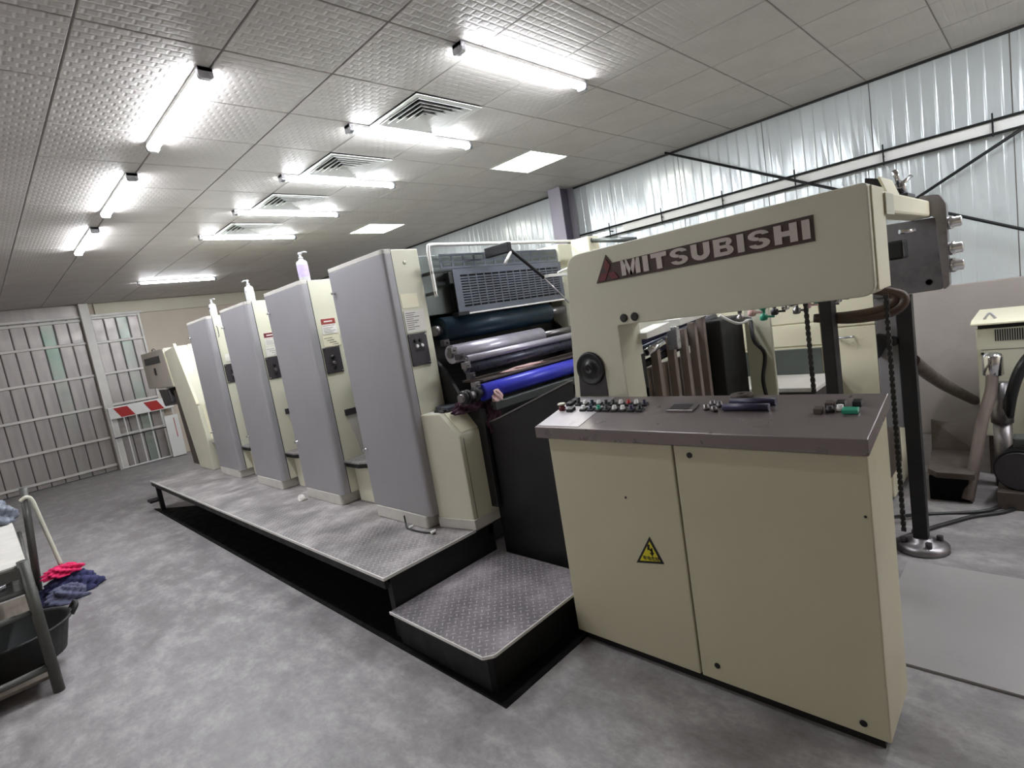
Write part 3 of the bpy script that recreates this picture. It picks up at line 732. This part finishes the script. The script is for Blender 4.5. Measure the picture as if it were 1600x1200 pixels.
for z, r in ((1.805, .032), (1.675, .033), (1.59, .035)):
    MB().lathe((3.63, .365, z), [(r*.8, 0), (r*1.05, .01), (r*1.05, .03), (r*.85, .034), (r*.85, .062), (r*.6, .066)], 18, axis=(0, -1, 0)).build('shaft_end', 'chrome', dv)
po = MB().box(3.585, 3.655, .525, .595, .055, 1.465).build('post', 'dark', dv, .004)
MB().lathe((3.62, .56, 0), [(.13, .0), (.13, .03), (.10, .045), (.055, .055), (.05, .075)], 24).build('post_foot', 'brush', po)
for a in range(4): MB().cyl((3.62+.09*math.cos(a*PI/2+.5), .56+.09*math.sin(a*PI/2+.5), .03), (3.62+.09*math.cos(a*PI/2+.5), .56+.09*math.sin(a*PI/2+.5), .075), .016, 6).build('foot_bolt', 'panel', po)
MB().tube([(3.64, .55, 1.10), (4.6, .53, .77), (6.07, .49, .32)], .04, 10, 3).build('stay_pipe', 'brown', dv)
box('far_frame', 'brown', dv, 3.70, 3.80, .60, .72, .70, 1.48, .006)
box('far_frame_upper', 'door', dv, 3.62, 3.70, .60, .70, .72, 1.464, .004)
MB().prism([(.60, 1.24), (.69, 1.27), (.69, 1.13), (.655, 1.19), (.60, 1.20)], 0, 3.56, 3.62).build('lever_bracket', 'dark', dv, .004)
def chain(name, x, y, z0, z1):
    m = MB(); z = z0; k = 0
    while z < z1:
        if k % 2: m.box(x-.012, x+.012, y-.006, y+.006, z, z+.018)
        else: m.box(x-.007, x+.007, y-.010, y+.010, z, z+.018)
        z += .015; k += 1
    return m.build(name, 'black', dv)
chain('lift_chain', 3.02, .535, .36, 1.50); chain('lift_chain', 3.0, .87, .55, 1.56)
box('guide_post', 'dark', dv, 2.95, 3.04, .745, .80, .02, 1.60, .006)
# jogger rack seen through the window
rk = MB().box(2.50, 3.36, 1.56, 1.59, .95, 1.30).build('rack_board', 'taupe', dv, .004)
for k, x in enumerate((2.44, 2.60, 2.78, 2.93, 3.06, 3.18)):
    box('rack_slat', 'taupe' if k else 'black', dv, x, x+.035, 1.50, 1.545, .95, 1.40+.11*k/5, .003)
for z, mk in ((1.34, 'dark'), (1.42, 'inkroll')): MB().cyl((2.48, 1.57, z-.02), (3.5, 1.57, z+.06), .022, 12).build('rack_bar', mk, dv)
MB().box(2.48, 3.45, 1.60, 1.64, 1.36, 1.50).build('rack_back', 'navyp', dv, .004)
MB().prism([(2.45, 1.475), (2.45, 1.505), (2.70, 1.53), (2.70, 1.485)], 1, 1.46, 1.56).build('silver_rail', 'edge', dv)
MB().prism([(2.78, 1.50), (2.78, 1.535), (3.26, 1.56), (3.26, 1.525)], 1, 1.44, 1.54).build('silver_rail', 'edge', dv)
box('hanging_bracket', 'steel', dv, 2.76, 2.80, 1.46, 1.52, 1.37, 1.50, .004)
MB().cyl((2.49, 1.50, 1.40), (2.62, 1.47, 1.43), .02, 12).build('pin_roller', 'chrome', dv)
box('dark_duct', 'dark', dv, 3.24, 3.58, 1.42, 1.62, .6, 1.47, .01)
box('duct_panel', 'cream', dv, 3.585, 3.61, 1.25, 1.415, .6, 1.50, .006)
for k in range(11):
    x = 2.95+.07*k; yv = 1.18-.035*k; z = 1.50+.02*math.sin(k*2.1)
    mk = ('brush', 'pink', 'green', 'panel', 'chrome')[k % 5]
    MB().lathe((x, yv, z), [(.012, -.03), (.02, -.025), (.02, .0), (.011, .005), (.011, .03), (.018, .032), (.018, .045)], 10).cyl((x, yv, z-.01), (x+.02, yv-.05, z-.015), .006, 6).build('valve', mk, dv)
box('valve_rail', 'dark', dv, 2.9, 3.75, .86, 1.0, 1.545, 1.575, .004)
for k in range(2):
    MB().tube([(3.1, .62+.04*k, 1.56), (3.12, .52-.03*k, 1.50), (3.1, .55-.03*k, 1.45-.02*k), (3.06, .68, 1.435-.02*k), (3.05, .85, 1.44)], .022, 8).build('air_hose', 'hose', dv)
MB().tube([(2.92, 1.28, 1.52), (3.0, 1.22, 1.46), (3.1, 1.18, 1.47)], .008, 6).build('cable', 'white', dv)
MB().tube([(3.56, 1.36, 1.42), (3.50, 1.33, 1.30), (3.57, 1.30, 1.2), (3.50, 1.30, 1.05), (3.53, 1.30, .92)], .012, 6).build('cable', 'black', dv)
# chain guides joining the first unit to the delivery (drive side)
box('chain_guide', 'creamb', dv, 3.70, 3.85, 2.62, 2.80, 2.08, 2.235, .008)
MB().cyl((3.75, 2.62, 2.20), (3.75, 2.22, 2.12), .02, 12).build('chain_guide_tube', 'greyg', dv)
MB().prism([(2.65, 2.075), (2.80, 2.075), (2.80, .02), (1.85, .02), (1.85, 1.5)], 0, 3.70, 3.85).build('frame_column', 'cream', dv, .006)
box('far_rail', 'cream', dv, 3.70, 3.78, .72, 1.84, 1.50, 1.60, .005)

# ---------------- console
cn = thing('control_console', 'cream two-door control console with grey sloped button top', 'console', (2.1, 1.1, 0))
CX = 1.94
MB().prism([(CX+.022, .045), (2.262, .045), (2.262, 1.155), (CX+.022, 1.085)], 1, .427, 1.775).build('body', 'creamc', cn, .004)
box('plinth', 'skirt', cn, CX+.03, 2.24, .45, 1.755, 0, .044)
d1 = box('door', 'creamc', cn, CX, CX+.021, 1.112, 1.779, .05, 1.078, .005)
d2 = box('door', 'creamc', cn, CX, CX+.021, .425, 1.104, .05, 1.078, .005)
for dd, pts in ((d2, ((1.036, 1.04), (1.03, .122), (.505, .095))), ):
    for yy, z in pts: MB().lathe((CX, yy, z), [(.012, 0), (.012, .004), (.006, .002)], 12, axis=(-1, 0, 0)).build('lock', 'black', dd)
MB().lathe((CX, 1.37, .82), [(.006, 0), (.005, .002)], 8, axis=(-1, 0, 0)).build('screw', 'dark', d1)
MB().lathe((CX, .445, .87), [(.005, 0), (.004, .002)], 8, axis=(-1, 0, 0)).build('screw', 'dark', d2)
sgn = MB().prism([(1.36, .512), (1.274, .652), (1.218, .535)], 0, CX-.0015, CX).build('warning_triangle', 'black', d1)
def shrink(tri, k):
    c = (sum(p[0] for p in tri)/3, sum(p[1] for p in tri)/3); return [(c[0]+(p[0]-c[0])*k, c[1]+(p[1]-c[1])*k) for p in tri]
MB().prism(shrink([(1.36, .512), (1.274, .652), (1.218, .535)], .74), 0, CX-.0022, CX-.0015).build('yellow_field', 'yellow', sgn)
MB().prism([(1.290, .612), (1.278, .615), (1.281, .590), (1.293, .585)], 0, CX-.0028, CX-.0022).prism([(1.289, .592), (1.281, .594), (1.263, .575), (1.271, .592)], 0, CX-.0028, CX-.0022).prism([(1.275, .600), (1.266, .598), (1.266, .578), (1.275, .576)], 0, CX-.0028, CX-.0022).prism([(1.283, .576), (1.259, .580), (1.272, .560)], 0, CX-.0028, CX-.0022).build('bolt_mark', 'black', sgn)
cap_text('有电危险', .021, 'black', sgn, 'sign_lettering', (CX-.0022, 1.322, .538), (0, -1, .08), (0, 0, 1), .0006, .0004)
# sloped top slab
def top(x, y, dz=0):    # point on the slab's upper face
    return (x, y, 1.14+(x-1.915)*.075/.355+dz)
def slabbox(x0, x1, y0, y1, h0, h1):
    m = MB(); vs = [top(x, yq, h) for h in (h0, h1) for yq in (y0, y1) for x in (x0, x1)]
    return m.add(vs, [(0, 2, 3, 1), (4, 5, 7, 6), (0, 1, 5, 4), (2, 6, 7, 3), (0, 4, 6, 2), (1, 3, 7, 5)])
sl = slabbox(1.915, 2.264, .415, 1.835, -.056, 0).build('top_slab', 'slab', cn, .003)
pn = slabbox(1.93, 2.258, 1.57, 1.828, .0005, .002).build('label_panel', 'labelm', cn)
def button(x, y, mk, r=.014, h=.016, square=False):
    if square: m = slabbox(x-r, x+r, y-r, y+r, .001, h); m.build('button', mk, cn, .002)
    else:
        p = top(x, y, .001)
        b = MB().lathe(p, [(r, 0), (r, h*.55), (r*.8, h*.6), (r*.8, h), (r*.6, h*1.05)], 12); b.build('button', mk, cn)
button(2.105, 1.80, 'maroon', .018, .028)
MB().lathe(top(2.105, 1.80, .03), [(.021, 0), (.022, .004), (.018, .008)], 16).build('mushroom_cap', 'cream', cn)
for x, yq in ((2.165, 1.79), (2.205, 1.785), (2.095, 1.735)): button(x, yq, 'black', .018, .018, True)
row1 = ['black', 'white', 'teal', 'white', 'black', 'black', 'white', 'red', 'white', 'navyp']
row2 = ['white', 'teal', 'green', 'panel', 'white', 'white', 'navyp', 'black']
for k, mk in enumerate(row1): 
    yq = 1.735-.043*k; slabbox(2.15, 2.178, yq-.016, yq+.016, .001, .012).build('button_base', 'black', cn, .002); button(2.164, yq, mk, .011, .026)
for k, mk in enumerate(row2):
    yq = 1.66-.046*k; slabbox(2.088, 2.118, yq-.018, yq+.018, .001, .012).build('button_base', 'black', cn, .002); button(2.103, yq, mk, .012, .026)
slabbox(2.095, 2.165, 1.08, 1.205, .001, .010).build('card_holder', 'brush', cn, .002)
slabbox(2.105, 2.150, 1.10, 1.19, .010, .012).build('card', 'panel', cn)
for x, yq in ((2.12, 1.03), (2.15, .985), (2.105, .99), (2.16, 1.02)): button(x, yq, 'brush', .013, .022)
for x, a, b in ((2.165, .765, .945), (2.115, .775, .955)):
    pth = [top(x, b, .014), top(x, a, .014)]; MB().cyl(pth[0], pth[1], .015, 12).build('slide_switch', 'navyp', cn)
for x, yq, mk in ((2.10, .60, 'brown'), (2.15, .575, 'brown'), (2.11, .565, 'panel'), (2.155, .54, 'black'), (2.12, .535, 'white'), (2.16, .49, 'black')):
    button(x, yq, mk, .014, .02, mk in ('black', 'brown'))
slabbox(2.088, 2.118, .475, .525, .001, .016).build('button', 'green', cn, .003)
# loose things on the console and the press
tp = MB().lathe(top(2.235, .925, .001), [(.014, 0), (.042, 0), (.045, .004), (.045, .014), (.042, .018), (.016, .018), (.014, .014), (.014, 0)], 28, caps=False).build('tape_roll', 'brown'); tag(tp, 'flat dark tape ring lying on the back of the console top', 'tape roll')

def bottle(x, y, label, mk, s=1.0, flip=1):
    z = 2.236; b = thing('pump_bottle', label, 'bottle', (x, y, z), 'white pump bottles on the units')
    bo = MB().lathe((x, y, z), [(.034*s, 0), (.038*s, .006), (.038*s, .125*s), (.034*s, .14*s), (.016*s, .152*s), (.014*s, .16*s)], 20).build('body', 'bottle', b)
    MB().lathe((x, y, z), [(.0386*s, .03*s), (.0386*s, .115*s)], 20, caps=False).build('label_band', mk, bo)
    MB().lathe((x, y, z), [(.016*s, .16*s), (.016*s, .172*s), (.008*s, .174*s), (.008*s, .19*s)], 12).build('collar', 'bottle', b)
    MB().box(x-.012*s, x+.012*s, y-.01*s, y+.01*s, z+.19*s, z+.205*s).tube([(x, y, z+.20*s), (x+.02*s*flip, y-.03*s*flip, z+.203*s), (x+.03*s*flip, y-.045*s*flip, z+.195*s)], .006*s, 6, 3).build('pump_head', 'bottle', b, .002)
    return b
bb = bottle(2.03, 4.18, 'pump bottle with lilac label on the second unit', 'lilac', 1.12)
bb = bottle(2.06, 5.43, 'white pump bottle on the third unit', 'bottle', 1.05, -1)
MB().box(2.0215, 2.0225, 5.41, 5.45, 2.33, 2.345).build('label_print', 'panel', bb)
bb = bottle(2.08, 6.62, 'small white pump bottle on the unit beside the feeder', 'bottle', .95)
MB().box(2.0425, 2.0435, 6.60, 6.64, 2.32, 2.335).build('label_print', 'navyp', bb)
rg = heap((2.21, 2.665, 1.15), .12, .07, .085, 3, .4, 40, 20, .25); h2 = heap((2.32, 2.575, .99), .06, .05, .2, 4, .4, 40, 20, .25); rg.add(h2.v, h2.f, True)
tag(rg.build('rag', 'purple'), 'dark purple rag heaped on the corner box beside the blue roller', 'rag')
tag(heap((2.33, 2.515, 1.185), .04, .025, .075, 5, .5, 36, 18, .3).build('rag', 'pink'), 'small pale pink rag tucked under the blue roller end', 'rag')
tag(heap((2.75, 2.63, 1.331), .22, .03, .022, 8, .6).build('rag', 'pink'), 'thin stained rag lying along the ink tray between rollers', 'rag')
pp = slabbox; tag(MB().box(2.03, 2.108, 2.77, 2.905, 1.166, 1.168).build('paper_sheet', 'whitep'), 'white paper sheet on the corner box top', 'paper')
tag(heap((2.085, 2.80, 1.169), .03, .05, .022, 12, .6).build('glove', 'black'), 'crumpled black glove lying on the white paper', 'glove')
tag(heap((1.86, 4.75, .402), .035, .05, .05, 21, .6).build('crumpled_paper', 'whitep'), 'small crumpled white paper on the walkway before the second unit', 'paper')
cr = thing('cord', 'short black cord with two pale plugs on the walkway edge', 'cord', (1.88, 3.0, .402))
MB().tube([(1.91, 3.20, .47), (1.90, 3.18, .42), (1.87, 3.12, .408), (1.87, 2.98, .408), (1.90, 2.85, .408)], .006, 6).build('cable', 'black', cr)
for p in ((1.87, 3.10, .412), (1.88, 2.87, .412)): MB().cyl(p, (p[0]+.03, p[1]-.02, p[2]+.01), .010, 8).build('plug', 'white', cr)

# ================================================================== RIGHT AISLE
fp = box('floor_plate', 'plate', None, 2.475, 3.42, YN+.3, .60, .001, .012, .001); tag(fp, 'large flat steel plate on the floor right of the console', 'floor plate')
ec = thing('electrical_cabinet', 'cream electrical cabinet with slotted vent by the right wall', 'cabinet', (5.35, -.1, 0))
box('body', 'cream', ec, 5.0, 5.75, -.75, .375, .30, 1.075, .006)
MB().prism([(4.965, 1.105), (4.965, 1.118), (5.05, 1.135), (5.75, 1.14), (5.75, 1.105)], 1, -.78, .40).build('lid', 'creamb', ec, .003)
box('lid_shadow', 'dark', ec, 5.01, 5.75, -.74, .365, 1.075, 1.105)  # dark strip painting in the shadow beneath the lid
for k in range(22):
    yy = .272-.0125*k; box('vent_slot', 'black', ec, 4.997, 5.001, yy-.0032, yy+.0032, .985, 1.066)
box('seam', 'dark', ec, 4.9985, 5.0005, -.72, .35, .925, .928)
for yy, z in ((.345, .90), (.335, .50)): MB().lathe((5.0, yy, z), [(.01, 0), (.008, .006)], 8, axis=(-1, 0, 0)).build('screw', 'dark', ec)
MB().tube([(5.06, .33, 1.135), (5.06, .30, 1.175), (5.06, .27, 1.135)], .009, 6).build('lift_eye', 'steel', ec)
for yy in (-.65, .28): box('foot', 'brown', ec, 5.05, 5.70, yy-.06, yy+.06, 0, .298, .005)
ps = thing('suction_pipe', 'silver cuffed suction pipe with black arching hose before the cream cabinet', 'pipe', (4.6, .3, 0))
MB().tube([(4.42, .42, .02), (4.50, .38, .25), (4.62, .34, .50), (4.72, .295, .68), (4.76, .285, .80)], .034, 12).build('flex_hose', 'hosegrey', ps)
MB().lathe((4.78, .28, .78), [(.04, 0), (.055, .01), (.055, .13), (.045, .15), (.02, .16)], 18).build('cuff', 'chrome', ps)
MB().lathe((4.82, .25, .45), [(.06, 0), (.06, .1), (.045, .14), (.045, .28)], 16).build('lower_cuff', 'brush', ps)
MB().cyl((4.82, .25, 0), (4.82, .25, .45), .05, 16).build('riser', 'brush', ps)
MB().tube([(4.80, .22, .50), (4.74, .19, .68), (4.74, .14, .84), (4.8, .07, .93), (4.9, -.05, .95), (4.95, -.2, .85), (4.95, -.35, .5), (4.9, -.4, .03)], .032, 10).build('black_hose', 'black', ps)
mo = thing('pump_motor', 'dark finned pump motor on the floor below the cream cabinet', 'motor', (4.5, .15, 0))
MB().cyl((4.40, .16, .24), (4.70, .10, .24), .12, 24).build('housing', 'panel', mo)
for k in range(8): MB().cyl((4.42+.033*k, .156-.0066*k, .24), (4.431+.033*k, .154-.0066*k, .24), .135, 24).build('fin', 'dark', mo)
box('terminal_box', 'greyg', mo, 4.50, 4.62, .08, .19, .36, .43, .01)
box('mount', 'brown', mo, 4.36, 4.74, .0, .27, 0, .115, .006)
ss = thing('sheet_metal_step', 'dirty folded sheet-metal step with backrest-like plate near the right wall', 'step', (4.6, .6, 0))
box('base', 'blackm', ss, 4.42, 4.93, .41, .62, 0, .168, .006)
MB().prism([(4.38, .375), (4.38, .57), (4.45, .625), (4.95, .66), (4.95, .375)], 2, .17, .21).build('tread', 'brown', ss, .004)
MB().add([(4.90, .40, .211), (4.90, .655, .211), (4.98, .42, .36), (4.98, .66, .42), (4.92, .40, .211), (4.92, .655, .211), (5.0, .42, .36), (5.0, .66, .42)],
         [(0, 1, 3, 2), (4, 6, 7, 5), (0, 4, 5, 1), (2, 3, 7, 6), (0, 2, 6, 4), (1, 5, 7, 3)]).build('back_plate', 'brown', ss)
box('side_panel', 'brown', dv, 3.80, 4.3, .74, .80, .3, .70, .006)
mc = thing('side_cabinet', 'bright cream cabinet with handle behind the delivery window', 'cabinet', (4.6, 1.3, 0))
box('body', 'creamb', mc, 4.32, 4.9, .80, 1.95, .02, 1.46, .008)
for yy0, yy1, z0, z1 in ((.815, 1.16, .05, 1.245), (.815, 1.16, 1.255, 1.45), (1.17, 1.55, 1.14, 1.30), (1.17, 1.55, 1.31, 1.45), (1.56, 1.93, 1.14, 1.45), (1.17, 1.93, .05, 1.13)):
    box('door', 'creamb', mc, 4.308, 4.319, yy0, yy1, z0, z1, .003)
MB().tube([(4.308, 1.06, 1.18), (4.27, 1.05, 1.18), (4.27, .98, 1.18), (4.308, .97, 1.18)], .008, 6, 3).build('handle', 'steel', mc)
box('shelf', 'kick', mc, 3.78, 4.30, 1.08, 1.70, .90, .93, .005)
box('shelf_base', 'panel', mc, 3.82, 4.30, 1.10, 1.68, .02, .899, .005)
box('shelf_back', 'greyg', mc, 4.285, 4.305, 1.17, 1.92, .931, 1.12, .003)
for k, (pts, lb) in enumerate((([(2.9, .72, .01), (3.5, .75, .012), (4.1, .42, .012), (4.35, .2, .012), (4.9, .0, .012), (5.2, -.4, .012)], 'long dark cable on the floor from the post to the right aisle'),
                               ([(3.3, .95, .3), (3.7, .8, .12), (4.1, .62, .012), (4.3, .3, .012), (4.7, .18, .012)], 'drooping dark cable passing before the sheet-metal step'))):
    tag(MB().tube(pts, .012, 8).build('floor_cable', 'black'), lb, 'cable')

# ================================================================== LEFT FOREGROUND
bn = thing('work_bench', 'steel work bench with pale sheet top at the left edge', 'bench', (-.5, 4.8, 0))
box('bench_top', 'benchtop', bn, -1.1, .035, 4.12, 6.1, .772, .785, .002)
box('top_frame', 'bench', bn, -1.1, .04, 4.10, 4.14, .71, .771, .003)
box('top_frame', 'bench', bn, -.0, .04, 4.14, 6.12, .71, .771, .003)
for x, yy in ((.02, 4.12), (-1.06, 4.12), (.07, 6.10), (-1.06, 6.10)):
    MB().cyl((x, yy, 0), (x, yy, .80) if yy < 5 or x < 0 else (x+.09, yy, .96), .028, 12).build('leg', 'bench', bn)
for z in (.63, .50): MB().cyl((-1.06, 4.12, z), (.02, 4.12, z), .016, 10).build('rail', 'bench', bn)
for z in (.60, .12): MB().cyl((.02, 4.12, z), (.06, 6.10, z), .016, 10).build('rail', 'bench', bn)
MB().cyl((-1.06, 4.12, .12), (.02, 4.12, .16), .02, 10).build('rail', 'bench', bn)
box('lower_shelf', 'wood', bn, -1.04, .0, 4.16, 6.05, .075, .095, .004)
box('middle_shelf', 'bench', bn, -1.04, .0, 4.6, 6.05, .50, .515, .003)
tb = thing('rubber_tub', 'black rubber tub with lugs under the work bench', 'tub', (-.15, 4.55, .096))
prof = [(.25, .096), (.27, .10), (.315, .282), (.335, .29), (.335, .30), (.32, .30), (.305, .287), (.255, .12), (.01, .116)]
MB().lathe((-.15, 4.55, 0), [(.01, .096)]+prof, 36, caps=False, sx=1.0, sy=.9).build('bowl', 'tub', tb)
for s in (1, -1):
    MB().tube([(-.15+s*.325, 4.49, .287), (-.15+s*.355, 4.50, .327), (-.15+s*.36, 4.55, .334), (-.15+s*.355, 4.60, .327), (-.15+s*.325, 4.61, .287)], .013, 8, 4).build('lug', 'tub', tb)
tag(heap((-.12, 4.50, .122), .07, .05, .03, 31, .5).build('rag', 'strap'), 'small yellowish rag lying in the black tub', 'rag')
for k, lb in enumerate(('scrap metal bar on the bench middle shelf, nearest the front', 'scrap metal bar in the middle of the bench shelf', 'scrap metal bar at the back of the bench middle shelf')):
    tag(MB().cyl((-.5+.05*k, 4.70+.09*k, .533), (-.08+.03*k, 4.75+.09*k, .533), .016, 8).build('metal_offcut', 'brush' if k % 2 else 'steel'), lb, 'scrap bar', 'scrap bars on the bench middle shelf')
tag(heap((-.06, 5.75, .786), .13, .2, .17, 41, .5, 36, 18, .25).build('plastic_bag', 'bag'), 'crumpled grey-blue plastic bag on the bench corner', 'bag')
tag(MB().tube([(.12, 6.07, .86), (.16, 6.06, .88), (.19, 6.06, .84), (.21, 6.05, .66), (.235, 6.01, .42), (.25, 5.96, .265)], .016, 8).build('strap', 'strap'), 'pale strap hanging from the bench post down to the clothes', 'strap')
tag(heap((.27, 5.93, 0), .19, .11, .19, 51, .4, 48, 24, .35).build('cloth_heap', 'navy'), 'crumpled navy clothes on the floor beside the bench', 'clothes')
tag(heap((.22, 5.77, 0), .13, .07, .14, 54, .45, 44, 22, .35).build('cloth_heap', 'navy2'), 'grey-blue crumpled cloth in front of the navy clothes', 'clothes')
tag(heap((.25, 5.94, .187), .12, .09, .08, 57, .4, 44, 22, .3).build('pink_cloth', 'hotpink'), 'hot pink cloth on top of the navy clothes', 'cloth')

# ================================================================== FAR END
br = thing('barricade', 'red and white striped barricade leaning at the far gate', 'barricade', (2.3, 12.8, 0))
BY = 12.80
bd = box('board', 'white', br, 1.78, 2.86, BY-.03, BY-.01, 1.0, 1.22, .004)
for x in (1.86, 2.36): MB().prism([(x, 1.205), (x+.23, 1.205), (x+.33, 1.015), (x+.10, 1.015)], 1, BY-.034, BY-.03).build('red_stripe', 'red', bd)
box('top_bar', 'gaterail', br, 1.77, 2.88, BY-.01, BY+.02, 1.20, 1.235, .003)
for k in range(6): x = 1.78+.207*k; box('upright', 'white', br, x, x+.02, BY-.01, BY+.015, .03, 1.2, .003)
for z in (.62, .02): box('crossbar', 'white' if z < .1 else 'panel', br, 1.78, 2.86, BY-.012, BY+.017, z, z+.022, .003)
wb = MB().prism([(2.62, .02), (2.86, .02), (2.86, .86), (2.62, .86)], 1, BY-.16, BY-.13).build('white_board', 'white'); tag(wb, 'white upright board with thin red line before the barricade', 'board')
MB().box(2.77, 2.782, BY-.164, BY-.16, .40, .80).build('red_line', 'red', wb)
